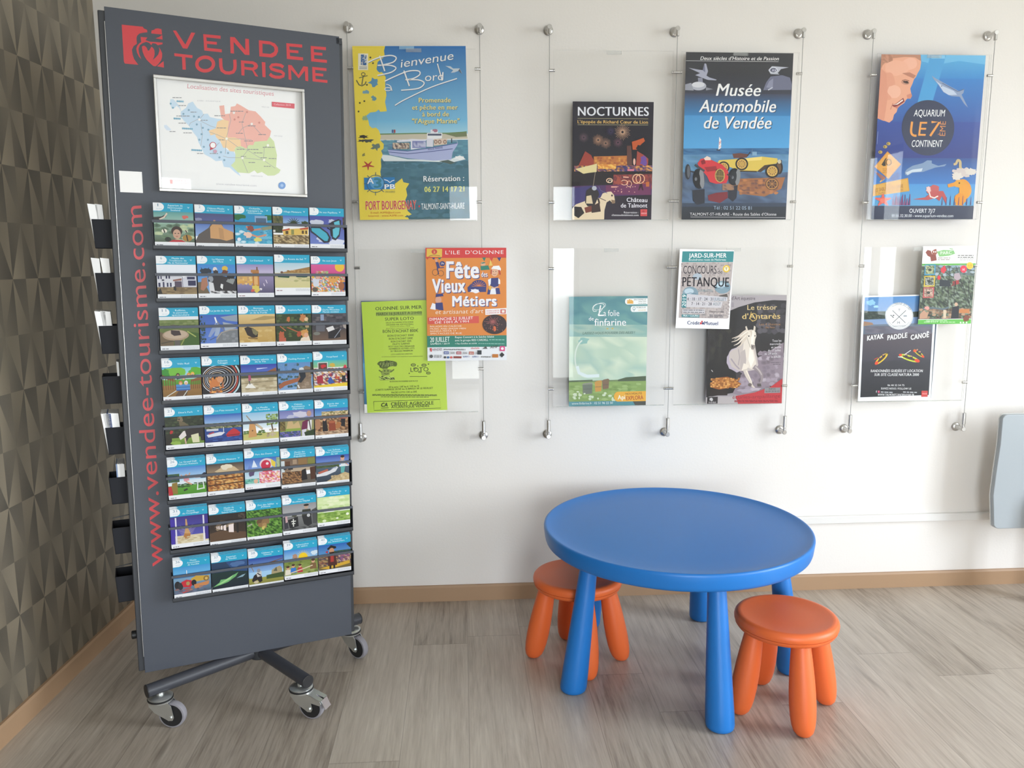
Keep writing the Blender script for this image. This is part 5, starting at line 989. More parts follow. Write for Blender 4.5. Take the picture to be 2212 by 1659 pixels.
# pockets up the narrow left side
for vb in VB:
    lo, hi = vb-.008, vb+.068; s_ = MB()
    P = [(-.0162, lo), (-.0162, hi), (-.0612, hi), (-.0565, lo)]
    for y in (.018, .094): s_.prism(P, lambda x, z, t: (x, t, z), y, y+.0015)
    s_.prism([(-.0565, lo), (-.0612, hi), (-.0597, hi), (-.055, lo)], lambda x, z, t: (x, t, z), .018, .0955)
    s_.box((-.0565, .018, lo), (-.0162, .0955, lo+.0015))
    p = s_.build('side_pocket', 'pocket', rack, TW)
    MB().prism([(-.058, hi+.028), (-.058, hi+.0305), (-.0162, hi+.036), (-.0162, hi+.0335)], lambda x, z, t: (x, t, z), .018, .020).build('side_bar', 'black', p, TW) if vb < .4 else None
ROWN = ['topmost', 'second highest', 'third highest', 'fourth highest', 'fifth', 'sixth']
for r_, slabs in enumerate([[(-.056, .016, 'fff'), (-.038, .010, 'e8e8e8')], [(-.056, .013, 'f4f4f4'), (-.034, .014, 'fff')], [(-.056, .014, 'fff'), (-.0415, .0045, 'fff'), (-.0365, .012, 'f0f0f0')], [(-.0215, .0045, 'fff')],
        [(-.057, .005, 'fff'), (-.0515, .004, 'fff'), (-.047, .004, 'f4f4f4'), (-.0425, .003, '3a5a9c'), (-.039, .018, 'fff')], [(-.039, .0025, '8aa0c8'), (-.036, .005, 'fff'), (-.0305, .005, 'f4f4f4'), (-.025, .006, 'fff')]]):
    vb = VB[r_]; lean = -.011 if r_ not in (3, 5) else -.002; tops = .106 if r_ != 5 else .104
    for (x, wd, c) in slabs:
        k = MB().prism([(x, vb-.005), (x+wd, vb-.005), (x+wd+lean*.55, vb+tops), (x+lean*1.2, vb+tops+.002)], lambda a, z, t: (a, t, z), .0205, .0925)
        k.c = [lin(c, .95)]*len(k.v)
        tag(k.build('leaflet', 'paper', None, TW), 'white edge of leaflets standing in the %s pocket on the rack\'s left side' % ROWN[r_], 'leaflet', 'leaflets in the %s side pocket' % ROWN[r_])

# cross base with four tube arms on castors
def wpt(x, y, z): return Vector((x, y, z))
hub = wpt(-.642, -.624, .129)
MB().cyl(hub-Vector((0, 0, .020)), hub+Vector((0, 0, .03)), .030, n=32, bev=.003).build('hub', 'slatedark', rack, NOB, smooth=40)
ARMS = [((-.9046, -.8309), -8, 'FL'), ((-.4600, -.8095), -22, 'FR'), ((-.3628, -.4020), -38, 'BR'), ((-.872, -.385), 150, 'BL')]
def caster(sx, sy, deg, brake):
    """swivel castor hung below the arm at (sx, sy), wheel trailing towards deg"""
    F = Matrix.Translation((sx, sy, 0)) @ Matrix.Rotation(math.radians(deg), 4, 'Z')       # local x: trailing direction, y: wheel axle
    c = MB().cyl((0, 0, .096), (0, 0, .112), .011, n=16).lathe([(.0335, .0895), (.0340, .0925), (.030, .0950), (.018, .0985)], n=36).lathe([(.0350, .0850), (.0356, .0890), (.0335, .0897)], n=36, mi=1).lathe([(.0335, .0800), (.0345, .0840), (.0345, .0852)], n=36)
    k = c.build('caster', ['zinc', 'black'], rack, F, smooth=35)
    R, ax = .0385, .034
    MB().lathe([(R-.006, -.0105), (R-.001, -.0095), (R, -.006), (R, .006), (R-.001, .0095), (R-.006, .0105)], (ax, 0, R), (0, 1, 0), 40).build('tyre', 'greyrubber', k, F, smooth=35)
    MB().lathe([(.008, -.0118), (.020, -.0108), (R-.006, -.0113), (R-.006, .0113), (.020, .0108), (.008, .0118)], (ax, 0, R), (0, 1, 0), 36).build('wheel_hub', 'black', k, F, smooth=35)
    f = MB()
    for s in (-1, 1):
        f.prism([(-.030, .083), (-.027, .066), (-.012, .048), (ax-.014, R-.008), (ax-.006, R-.013), (ax+.006, R-.012), (ax+.0105, R-.003), (ax+.004, .070), (.026, .083)], lambda x, z, t: (x, t, z), s*.0150, s*.0168)
        f.cyl((ax, s*.0168, R-.003), (ax, s*.0205, R-.003), .0052, n=6)
    n = 14; pts = [(-.032*math.cos(math.radians(a))+.001, .0168*math.sin(math.radians(a))) for a in range(-90, 91, 15)]
    vs = [(x, y, .083) for x, y in pts] + [(x*.84+.003, y, .056) for x, y in pts]; m_ = len(pts)
    f.add(vs, [(i, i+1, m_+i+1, m_+i) for i in range(m_-1)])
    f.prism([(-.030, -.016), (.024, -.0168), (.033, -.012), (.033, .012), (.024, .0168), (-.030, .016)], lambda x, y, t: (x, y, t), .0805, .0840)
    f.build('fork', 'zinc', k, F, smooth=30)
    if brake:
        b = MB()
        for s in (-1, 1): b.prism([(.016, .083), (.020, .066), (.040, .056), (.070, .052), (.076, .058), (.072, .066), (.045, .078)], lambda x, z, t: (x, t, z), s*.0172, s*.0186)
        b.prism([(.020, .0825), (.073, .0658), (.0745, .0675), (.022, .0842)], lambda x, z, t: (x, t, z), -.0186, -.0035).prism([(.020, .0825), (.073, .0658), (.0745, .0675), (.022, .0842)], lambda x, z, t: (x, t, z), .0035, .0186)
        b.prism([(.020, .0825), (.050, .0730), (.0505, .0748), (.022, .0842)], lambda x, z, t: (x, t, z), -.0035, .0035)
        b.prism([(.073, .0658), (.080, .0525), (.087, .041), (.0885, .042), (.082, .0535), (.0755, .067)], lambda x, z, t: (x, t, z), -.0150, .0150)
        b.build('brake_pedal', 'zinc', k, F, smooth=30)
for (ex, ey), deg, nm in ARMS:
    e_ = wpt(ex, ey, .12); d = (e_-hub).normalized()
    a = MB().cyl(hub, e_, .0185, n=32).build('arm', 'armgrey', rack, NOB, smooth=40)
    MB().cyl(e_-d*.001, e_+d*.004, .0190, n=32, bev=.0015).build('arm_cap', 'black', a, NOB, smooth=40)
    s = e_ - d*.034
    caster(s.x, s.y, deg, nm == 'FR')
MB().cyl((-.016, .05, .10), (-.030, .05, .10), .012, n=20, bev=.002).build('side_knob', 'black', rack, TW, smooth=40)
MB().cyl((.323, .045, -.004), (.323, .045, .01), .034, n=32).build('column_foot', 'slatedark', rack, TW, smooth=40)

# ------------------------------------------------------------------ the forty numbered leaflets
TOPS = [[1.3316, 1.3306, 1.3312, 1.3319, 1.3338], [1.1917, 1.193, 1.1939, 1.1992, 1.1956], [1.0512, 1.0547, 1.054, 1.0536, 1.053], [.9107, .9115, .9107, .9116, .9137], [.7742, .7728, .7712, .7707, .769],
        [.6304, .6301, .6365, .6268, .6242], [.4877, .4806, .4809, .4849, .4968], [.3382, .3365, .3339, .3443, .3454]]
SPARE = [0, 0, 1, 2, 2, 3, 3, 3]
SKIN, TEAL = 'd4a184', '1fa0c4'
A_ = {}
def art(n, title, desc):
    def w(f): A_[n] = (title, desc, f); return f
    return w
def people(S, spec):
    for x, y, h, c in spec: S.ell(x, y, h*.16, h*.19, SKIN).ell(x, y-h*.1, h*.17, h*.12, '4a3424').poly([x-h*.24, y+h*.2, x+h*.24, y+h*.2, x+h*.3, y+h*.75, x-h*.3, y+h*.75], c)
@art(1, ['Aquarium de', 'Noirmoutier', 'Sealand'], 'with a child\'s face among tropical fish in green water')
def f(S):
    S.rect(0, 23, 100, 55, '5a9a98', 'a8c8b8').rect(0, 55, 100, 103, '8cac98', '54604c').noise(0, 55, 100, 103, 6, 5, ['3c5848', '8cac98', 'c8d4a8', '5a7458'], 1, .7).poly([0, 38, 20, 36, 36, 26, 30, 38, 12, 46, 0, 45], '3a3834').line([14, 44, 26, 38, 34, 27], 4, 'd8c8b8').blob(78, 36, 7, 5, 'd46a60', 2).poly([0, 40, 12, 42, 20, 50, 0, 52], '2c2c28')
    S.ell(56, 74, 14, 13, '3c2c24').ell(56, 82, 10, 13, 'c8a088').ell(52, 80, 2, 1.2, '3a2a24').ell(60, 80, 2, 1.2, '3a2a24').ell(56, 88, 3, 1.2, 'b06858').poly([34, 103, 46, 97, 68, 97, 78, 103], 'b8323a')
    for x, y, r, c in ((25, 74, 7, 'e8e4d0'), (33, 96, 8, '2c3428'), (82, 92, 12, 'a8803c'), (80, 74, 4, 'd8d4b8')): S.ell(x, y, r, r*.75, c).line([x-2, y-r*.7, x+1, y+r*.7], 3, '2a2a28')
@art(2, ['Château-Musée', 'de Noirmoutier'], 'with a sandy castle rock under a blue sky')
def f(S): S.rect(0, 23, 100, 60, '4c5078', '5a62a0').rect(0, 50, 100, 85, '5a78bc', '90acd8').poly([0, 96, 8, 80, 34, 62, 40, 52, 70, 52, 74, 66, 100, 74, 100, 103, 0, 103], '5c5450').poly([38, 60, 44, 52, 68, 52, 74, 62, 98, 72, 98, 90, 80, 96, 64, 92, 38, 90], 'cc9c6a').poly([60, 60, 72, 64, 74, 92, 62, 90], 'b88c60').blob(8, 40, 8, 5, '8a8eb0', 2).ell(50, 42, 3, 2, 'b88c70')
@art(3, ['Océanile,', "l'aquaparc de", 'Noirmoutier'], 'with bathers splashing on a blue water slide')
def f(S):
    S.rect(0, 23, 100, 103, '2c8cc0', '38a4c4').noise(0, 60, 100, 103, 8, 6, ['d8ecf4', '2890b8', '60b8d4', '1c7ca8'], 3, .6).blob(10, 30, 16, 8, '2c6a3c', 2).blob(92, 30, 14, 10, '2c6a3c', 4).rect(54, 26, 88, 46, '88a8cc').rect(57, 32, 85, 44, '4a6480')
    S.line([30, 56, 46, 66, 70, 62], 5, 'c88870').line([36, 76, 60, 84, 84, 78], 5, 'd09078').blob(42, 62, 10, 8, '8a4c44', 3).blob(34, 78, 10, 8, 'e8c8b8', 5).poly([70, 58, 100, 52, 100, 62, 74, 66], '8a8c70').blob(60, 92, 10, 6, 'd8d070', 6).ell(10, 92, 5, 5, 'e8e8f0')
@art(4, ['Village Miniature'], 'with a yellow house and palm trees behind rubble')
def f(S):
    S.rect(0, 23, 100, 52, '3f6cbc', 'a8c4e0').noise(0, 24, 28, 60, 4, 5, ['5a5a34', '38442a', '747048'], 1).noise(0, 52, 26, 72, 4, 3, ['2c3420', '3c4428'], 2)
    for a in range(9): S.line([(58, 44), (58+20*math.cos(3.3+a*.38), 46+18*math.sin(3.3+a*.38))], 4, '2c3a20', 1)
    S.blob(90, 46, 12, 8, '34441f', 3).poly([26, 62, 98, 56, 98, 76, 28, 78], 'dcb85c').poly([24, 64, 46, 58, 46, 63, 26, 67], 'b85030').poly([74, 58, 99, 54, 99, 60, 76, 62], 'b85030').rect(34, 66, 42, 75, '5a4428').rect(50, 62, 58, 76, '8a8c50').rect(80, 64, 86, 73, '5a4428').rect(90, 64, 95, 73, '5a4428').noise(0, 77, 100, 103, 14, 6, ['8a7450', 'b49c70', '5c4c34', 'd0bc90', '74603f'], 4).rect(0, 64, 6, 70, 'd8d4cc')
@art(5, ['Ile aux Papillons'], 'with a large turquoise butterfly on a cloudy blue sky')
def f(S):
    S.rect(0, 23, 100, 103, '454a9c', '6a7cc0').blob(18, 42, 18, 9, 'c8ccdc', 2).blob(64, 38, 10, 6, 'c0c4d8', 3).blob(80, 96, 24, 10, 'd8dcec', 4).blob(30, 88, 10, 8, 'c4cae4', 5).noise(96, 26, 100, 60, 1, 5, ['6a5048', '38302c'], 3)
    S.poly([0, 60, 6, 52, 30, 54, 52, 70, 60, 84, 56, 98, 40, 100, 26, 88, 14, 78, 2, 70], '2a2c38').poly([4, 58, 28, 58, 48, 72, 54, 84, 50, 94, 42, 94, 28, 84, 16, 74, 5, 66], '44a8c0').poly([52, 48, 64, 38, 84, 30, 92, 34, 90, 60, 86, 80, 74, 92, 64, 88, 60, 66, 58, 54], '2a2c38').poly([70, 40, 86, 34, 88, 50, 84, 74, 74, 86, 67, 82, 66, 60, 74, 56], '60bcd0').line([50, 56, 60, 62, 62, 80], 4, '1c1e28')
@art(6, ['Musée des', 'Traditions de', "l'Ile de Noirmoutier"], 'with a white farmhouse and dark shutters')
def f(S):
    S.rect(0, 23, 100, 50, 'e8ecf4').rect(0, 48, 64, 84, 'd4d4dc').poly([62, 60, 82, 52, 100, 48, 100, 84, 62, 84], 'd0d0dc').poly([40, 64, 62, 60, 62, 66, 40, 68], '8a5c50').rect(44, 68, 62, 84, '54485a').rect(0, 84, 100, 103, '7a6448', '98825c').noise(0, 86, 100, 103, 9, 4, ['8a7454', '6a563c', '9c8860'], 2, .8).poly([0, 96, 8, 86, 12, 102, 0, 103], '2c2820')
    for x, y, w_, h in ((2, 54, 4, 8), (9, 54, 3, 8), (22, 52, 4, 9), (29, 52, 4, 9), (3, 72, 5, 11), (14, 70, 4, 14), (24, 72, 4, 11), (32, 72, 4, 11), (76, 56, 20, 7), (78, 66, 20, 14)): S.rect(x, y, x+w_, y+h, '2c2c50')
    S.rect(12, 63, 18, 67, '34344c').rect(64, 56, 65, 84, '3c3c58').blob(44, 88, 4, 6, '2a2420', 3)
@art(7, ['La Maison', "de l'Âne"], 'with a crowd of donkeys, goats and hens')
def f(S):
    S.rect(0, 23, 100, 103, '3f84cc', '74a4d8').poly([0, 72, 16, 70, 30, 103, 0, 103], '6c5c44').blob(20, 42, 13, 9, '28303c', 2).line([10, 32, 14, 40], 2, '28303c').line([30, 32, 26, 40], 2, '28303c').ell(46, 38, 6, 8, 'e0d4d0').blob(48, 48, 8, 9, '3c3434', 3).ell(72, 34, 8, 7, 'd8b440').blob(72, 46, 8, 10, '6a3c2c', 4)
    S.poly([10, 62, 24, 58, 26, 80, 14, 96, 6, 92], 'a8745c').poly([26, 56, 60, 54, 100, 62, 100, 100, 34, 103, 28, 80], '302c30').poly([28, 70, 40, 74, 44, 103, 30, 103], 'd8d8dc').blob(34, 62, 6, 8, '9498a0', 5).poly([60, 76, 66, 78, 64, 92, 58, 86], 'e8e8e8').poly([82, 58, 98, 64, 92, 78, 74, 70], '8c9090').blob(86, 56, 10, 8, '1c1c20', 6).noise(30, 96, 100, 103, 9, 1, ['e4e4e8', '302c30'], 3)
@art(8, ['Le Daviaud'], 'with a glowing amber bottle over a lilac marsh')
def f(S):
    S.rect(0, 23, 100, 56, '9088b8', 'd0c4dc').rect(0, 54, 100, 76, 'c8a878', 'd8a040').rect(46, 54, 100, 103, '9488b0', '54506c').rect(0, 76, 46, 103, '8c84ac', '5a5674').noise(0, 58, 40, 80, 6, 4, ['d8a858', 'b88c64', 'e8c880'], 2, .7).poly([38, 38, 60, 38, 60, 46, 38, 46], 'b07844').rect(42, 46, 60, 84, 'b87838').rect(46, 52, 56, 80, 'dcac6c').rect(53, 30, 57, 40, '7c5844').blob(50, 92, 12, 10, 'd8c05c', 3).blob(42, 96, 5, 5, 'c85c50', 4).blob(64, 92, 3, 3, 'e0d8e0', 5).line([78, 66, 82, 76], 2, 'dcd0e0').line([72, 76, 74, 84], 2, 'dcd0e0')
@art(9, ['La Route du Sel'], 'with two green canoes on pale marsh water')
def f(S): S.rect(0, 23, 100, 52, 'a8c8d8', 'd8dce0').poly([20, 56, 22, 50, 60, 42, 100, 34, 100, 56], '9c7440').noise(28, 44, 100, 54, 12, 3, ['b48c54', '8a6430', 'c49c64'], 2, .8).rect(0, 52, 100, 95, 'd4c89c', 'ccc48c').noise(0, 60, 100, 76, 9, 3, ['b8b07c', 'd4c89c', 'a4a470'], 4, .6).poly([4, 58, 42, 60, 40, 66, 10, 64], '24503c').poly([56, 58, 94, 58, 92, 64, 62, 64], '1f4c48').line([4, 57, 42, 59], 2, 'c8a878').ell(20, 50, 4, 3, '6c4838')
@art(10, ['Ile aux Jeux'], 'with children in a pool of coloured balls')
def f(S): S.rect(0, 23, 100, 56, 'd45a94', 'c84884').ell(84, 30, 14, 14, 'e8b838').noise(14, 42, 50, 56, 6, 3, ['c85c50', 'e4d4a4', '88b46c', 'd884a8'], 3).noise(0, 56, 100, 103, 18, 10, ['d84438', 'e8b030', '4c90c4', 'f0e0d0', 'e07830', '74a848', 'd8d0d0'], 5).ell(64, 64, 14, 13, 'd89c50').ell(60, 62, 1.6, 1.6, '3a2418').ell(69, 62, 1.6, 1.6, '3a2418').ell(20, 58, 7, 8, 'd8a890').poly([4, 64, 24, 66, 20, 88, 6, 86], 'ccd0dc').poly([78, 76, 100, 74, 100, 98, 86, 98], '34406c').ell(88, 86, 9, 12, '9c5c34').ell(10, 96, 8, 7, '5c5048')
@art(11, ['Rullimo,', 'le panorama', 'spectaculaire'], 'with a round stone lookout in green fields')
def f(S): S.rect(0, 23, 100, 34, 'e0e4e8').rect(0, 32, 100, 103, '6c7c40', '485c24').noise(0, 34, 100, 56, 10, 4, ['74844c', '5c6c34', '848c58'], 1, .8).poly([54, 62, 100, 70, 100, 103, 60, 103], '3c5c20').line([70, 64, 92, 80], 3, 'a4ac5c').poly([0, 64, 34, 76, 34, 103, 0, 103], '6a5840').line([2, 96, 60, 84], 3, '4a4030').ell(40, 74, 34, 15, 'a89078').ell(40, 72, 30, 12, 'bca690').poly([28, 60, 50, 62, 54, 74, 36, 76, 28, 70], '3c2c2c').rect(36, 88, 50, 103, '5c5450').line([52, 102, 62, 84], 3, '8a9448').blob(36, 50, 10, 5, '6c6850', 3)
@art(12, ['Le Jardin du Vent'], 'with white windmill sails against a blue sky')
def f(S): S.rect(0, 23, 100, 103, '3c60b4', '5a7cc8').noise(0, 26, 14, 100, 4, 12, ['283c28', '34503c', '4c70b8', '20301c'], 2, .8).poly([54, 30, 100, 24, 100, 44, 70, 40], '8c98a8').poly([42, 44, 30, 62, 20, 84, 26, 86, 46, 60], '8c9cc0').poly([46, 46, 36, 82, 48, 84, 54, 60], '98a8c4').poly([60, 44, 96, 52, 96, 62, 66, 70], 'a0aab8').line([40, 34, 66, 72], 3, '7a7c88').line([40, 30, 44, 46], 4, 'e8ecf0').poly([40, 103, 42, 88, 54, 72, 76, 66, 100, 64, 100, 103], '74777c').line([42, 92, 56, 74, 78, 67, 100, 65], 3, 'a09890').noise(60, 74, 100, 102, 5, 4, ['7c7f84', '6c6f74', '888b90'], 3, .5).line([24, 94, 40, 86], 2, '44506c')
@art(13, ['Biotopia', 'le Monde du Littoral', 'et de la Forêt'], 'with a dark shell lying on yellow sand')
def f(S): S.rect(0, 23, 100, 52, 'd8bc84', 'c4a468').poly([30, 40, 70, 28, 100, 30, 100, 36, 70, 40], 'a8905c').rect(0, 52, 100, 103, 'c8a868', 'b8944c').noise(0, 54, 100, 103, 10, 7, ['c8a868', 'bc9a58', 'd0b278'], 2, .5).poly([14, 62, 24, 58, 40, 64, 52, 74, 50, 88, 36, 90, 22, 82], '2c2420').poly([34, 64, 44, 66, 52, 76, 46, 84, 38, 78], '7c7450').line([24, 90, 50, 92], 4, '7c6034')
@art(14, ['Explora Parc'], 'with climbers among dark green leaves')
def f(S):
    S.rect(0, 23, 100, 103, '34401f', '2c3818').noise(0, 26, 100, 90, 12, 10, ['2c3818', '44542c', '1c2410', '586838'], 3, .7)
    for x, y, r, c in ((34, 38, 5, 'b86838'), (76, 36, 9, 'b87848'), (86, 40, 5, 'd8b890'), (88, 56, 6, 'a89068'), (14, 84, 8, 'b05838'), (82, 84, 11, 'cc9458'), (64, 82, 6, 'a8482c')): S.blob(x, y, r, r*1.4, c, int(x))
    S.line([30, 62, 60, 76], 3, 'a85c38').line([10, 58, 26, 72], 3, 'b06840').poly([70, 94, 92, 88, 96, 103, 66, 103], 'e0cdb8').ell(80, 76, 11, 6, 'c8904c').ell(84, 86, 6, 7, SKIN).rect(6, 92, 26, 103, 'b45840')
@art(15, ['Musée', 'Charles Milcendeau', 'Marais vendéen'], 'with a dim artist\'s room and a white bird')
def f(S): S.rect(0, 23, 100, 66, '44424a', '302c30').rect(0, 66, 100, 103, '403838', '6c5444').noise(0, 26, 100, 72, 10, 7, ['3c3a44', '585058', '24222a', '6c6464'], 4, .8).rect(24, 26, 34, 44, '8898b4').rect(10, 56, 36, 76, '5c5c64').poly([40, 66, 60, 60, 66, 72, 46, 78], 'dcd8d8').ell(12, 82, 10, 5, '74746c').poly([46, 78, 80, 66, 82, 94, 64, 98, 46, 98], '1c181c').line([64, 96, 84, 70], 2, '9498a4').poly([88, 52, 100, 48, 100, 70, 92, 66], 'a49890')
@art(16, ['Vélo Rail'], 'with a cartoon family on a blue rail cart')
def f(S):
    S.rect(0, 23, 100, 56, '6cc0dc', 'b8e0d8').blob(30, 36, 24, 16, '74b83c', 2).blob(8, 40, 12, 14, '3c8c34', 3).blob(88, 34, 18, 14, '5caa34', 4).rect(0, 56, 100, 80, '5c9c34', '4c8428').rect(0, 72, 100, 103, '98703c', '84602c').poly([0, 42, 30, 54, 30, 62, 0, 50], '8c5c30').poly([100, 50, 74, 58, 74, 64, 100, 60], '8c5c30')
    for i in range(6): S.line([i*6+2, 52, i*6+2, 84], 2, '744820').line([74+i*5, 58, 74+i*5, 84], 2, '744820')
    S.poly([30, 103, 40, 88, 64, 88, 60, 103], '5c4430').line([8, 103, 36, 86], 2, 'd8d8d0').line([52, 103, 64, 86], 2, 'd8d8d0').rect(34, 70, 70, 86, '4c88c4').line([34, 78, 70, 78], 2, '2c5c98').line([34, 86, 70, 86], 3, '2858a0')
    for x, y, c in ((40, 44, '4a3420'), (54, 52, '8a5030'), (68, 44, 'd8943c'), (78, 42, 'e0b440'), (46, 66, 'c8783c'), (60, 66, 'd8d8e0')): S.ell(x, y, 5, 6, c).ell(x, y+2, 3.6, 4, 'dcb08c')
    S.line([36, 54, 80, 46], 4, '38304c')
@art(17, ['Atlantic', 'Toboggan'], 'with rings of light swirling down a dark slide tunnel')
def f(S):
    S.rect(0, 23, 100, 103, '1e1a1c')
    for i, c in enumerate(('e8e8f0', 'd0a884', '9ca0b0', 'e0e0e8', 'c8b49c', 'f0f0f4', 'a85444')): S.ring(44-i*1.5, 62, 46-i*6, 40-i*5, 1.6, c, 30)
    S.ring(60, 60, 34, 44, 3.5, 'b84838', 20, -70, 80).ring(62, 60, 39, 50, 4, 'b8d4dc', 20, -45, 60).noise(18, 56, 56, 100, 7, 7, ['e08830', 'f0b060', 'a84c28', 'f4d8a0', '602c1c'], 3, .7).blob(34, 72, 14, 14, 'c87840', 4).ell(46, 62, 8, 9, 'd49468')
@art(18, ['Marais salants', 'de la Vie'], 'with salt heap and brown barn roof under deep blue sky')
def f(S): S.rect(0, 23, 100, 54, '2c3c9c', '5a74c4').line([44, 36, 74, 34], 4, 'c4ccec', 1).poly([70, 46, 98, 34, 100, 50, 70, 52], '8c5838').rect(0, 54, 100, 64, '4c4c34').rect(0, 62, 100, 103, 'a89878', 'c0b090').noise(0, 64, 100, 103, 9, 6, ['b8a888', '9c8c6c', 'ccc0a4'], 3, .7).poly([10, 90, 20, 78, 24, 74, 36, 86, 40, 92], 'e8e4dc').poly([20, 52, 26, 50, 28, 68, 20, 70], 'a84c6c').line([22, 70, 24, 80], 3, '4a4458').line([0, 78, 100, 72], 2, '84785c')
@art(19, ['Feeling Forest'], 'with a climber\'s arm reaching along a tree trunk')
def f(S): S.rect(0, 23, 100, 103, '5c88bc', '7c9cc4').noise(0, 26, 60, 96, 9, 10, ['2c4030', '3c5440', '6c94c4', '5c88bc'], 2, .6).poly([62, 44, 80, 34, 94, 38, 96, 103, 52, 103, 56, 80], '84705c').noise(60, 60, 96, 100, 5, 6, ['8c7864', '746050', 'a08c78'], 4, .7).poly([0, 88, 16, 78, 70, 66, 72, 76, 20, 90, 4, 100], '9c5c3c').poly([58, 48, 78, 50, 80, 66, 66, 84, 56, 82, 64, 68], '20242c').blob(68, 44, 8, 5, 'd0d4d8', 3).line([56, 90, 60, 100], 4, 'd8d8d8').rect(94, 24, 100, 60, '2c3428')
@art(20, ["Youpi'land"], 'with a busy fairground of red and yellow rides')
def f(S): S.rect(0, 23, 100, 44, '48b0b0', '8cb874').noise(0, 46, 100, 98, 13, 10, ['b83038', 'e8d8c8', '34508c', 'd8a038', '4c6c3c', '8c2838', 'f0e8e0', '603048'], 5).rect(12, 28, 42, 50, 'd8d8d8').rect(14, 30, 40, 48, '5c3c34').blob(28, 40, 7, 6, 'c02c34', 2).blob(56, 38, 9, 6, 'c8a844', 3).poly([8, 70, 26, 66, 28, 90, 10, 92], 'a0283c').poly([40, 84, 50, 72, 62, 92, 44, 94], '3454a0').poly([86, 66, 94, 66, 96, 90, 82, 90], '1c2028').ell(90, 66, 5, 5, 'dcb070').poly([0, 98, 100, 92, 100, 103, 0, 103], 'e0c030').ell(94, 46, 5, 8, 'c83848')
@art(21, ["Dino's Park"], 'with a black and white cow by a brown dinosaur')
def f(S): S.rect(0, 23, 100, 103, '2c3420', '241c14').noise(0, 26, 100, 70, 12, 8, ['2c3420', '1c2416', '445030', '38402a'], 2, .8).blob(40, 32, 8, 8, '7c6c54', 3).poly([36, 36, 50, 40, 70, 56, 60, 60, 38, 52], '6c6048').ell(37, 31, 2, 2, '1c1410').rect(16, 84, 100, 103, '7c9c3c', '5c7c2c').poly([34, 80, 46, 66, 60, 62, 62, 72, 48, 84, 38, 90], 'e0d8d4').poly([50, 62, 76, 56, 100, 58, 100, 96, 92, 96, 90, 80, 60, 86, 52, 100, 48, 98, 54, 78], '2c2420').poly([66, 78, 86, 74, 88, 100, 70, 100], 'd8d4b0').line([50, 86, 52, 102], 4, 'c8a894').blob(16, 66, 4, 6, 'b02c2c', 4).blob(26, 98, 12, 6, '8cac48', 5)
@art(22, ["Les P'tits mousses"], 'with a red boat on a dark blue lake')
def f(S): S.rect(0, 23, 100, 58, '1f58ac', 'a8c8e8').noise(0, 48, 100, 66, 14, 4, ['44502c', '2c3c20', '6c7454', '9c9474'], 2).rect(0, 64, 100, 103, '2c4c94', '1c2c6c').noise(0, 66, 100, 100, 9, 8, ['2c4c94', '243f84', '385aa0'], 4, .6).poly([4, 80, 40, 74, 54, 76, 44, 84, 8, 88], 'd8d8e0').line([10, 78, 24, 74], 4, 'a83848').poly([56, 84, 62, 76, 70, 70, 78, 66, 88, 72, 96, 80, 92, 88, 60, 90], 'b82c34').line([58, 86, 94, 84], 3, '84202c').line([50, 60, 50, 76], 1.5, 'e8e8ec').rect(4, 64, 36, 70, 'c8ccd4')
@art(23, ['Le Moulin', 'des Gourmands'], 'with a tan windmill beside trees in a field')
def f(S): S.rect(0, 23, 100, 70, '8cb8d8', 'dce8ec').rect(0, 84, 100, 103, 'b8b468', 'c4bc74').noise(66, 30, 98, 62, 6, 6, ['6c8438', '88a04c', '54702c', 'a8bc78'], 3, .85).line([80, 58, 84, 84], 4, '5c4830').noise(0, 76, 60, 90, 7, 3, ['4c6428', '607c38'], 4, .7).poly([18, 56, 34, 56, 38, 94, 14, 96], 'c8945c').poly([16, 56, 26, 48, 36, 56], '7c5840').line([10, 30, 26, 52, 54, 74], 3, '9c8c78').poly([34, 50, 56, 70, 52, 76, 32, 54], 'c8b89c').ell(26, 76, 2, 2, '5c3c28').noise(60, 74, 92, 98, 5, 4, ['a8987c', '8c7860', 'c4b498'], 5, .6)
@art(24, ['Château', 'Renaissance', "d'Apremont"], 'with a castle, hydrangeas and a costumed musician')
def f(S): S.rect(0, 23, 100, 52, '6c70a8', '9ca0cc').blob(60, 38, 24, 9, 'c8c4d4', 3).blob(34, 42, 12, 6, 'b8b8d0', 4).rect(0, 54, 100, 103, '9c9464', '788048').poly([20, 72, 24, 56, 36, 54, 40, 66, 54, 56, 60, 74, 60, 78, 18, 80], 'c4a878').rect(0, 78, 60, 86, '88a044').noise(0, 86, 60, 103, 10, 4, ['5c5ca8', '8474b4', '44543c', '3c4c84'], 5).poly([66, 60, 84, 52, 84, 82, 62, 84], '6c2448').poly([64, 84, 78, 82, 72, 103, 64, 103], 'd0ccd8').poly([82, 60, 94, 52, 92, 90, 80, 84], 'e0dcdc').line([86, 56, 90, 86], 3, '2c2428').poly([70, 92, 100, 84, 100, 103, 74, 103], '2c3c20').ell(86, 36, 7, 9, 'b89080').noise(0, 56, 16, 84, 3, 5, ['6c5c34', '8c7c48', '4c4424'], 2).line([60, 56, 92, 50], 3, 'a08878')
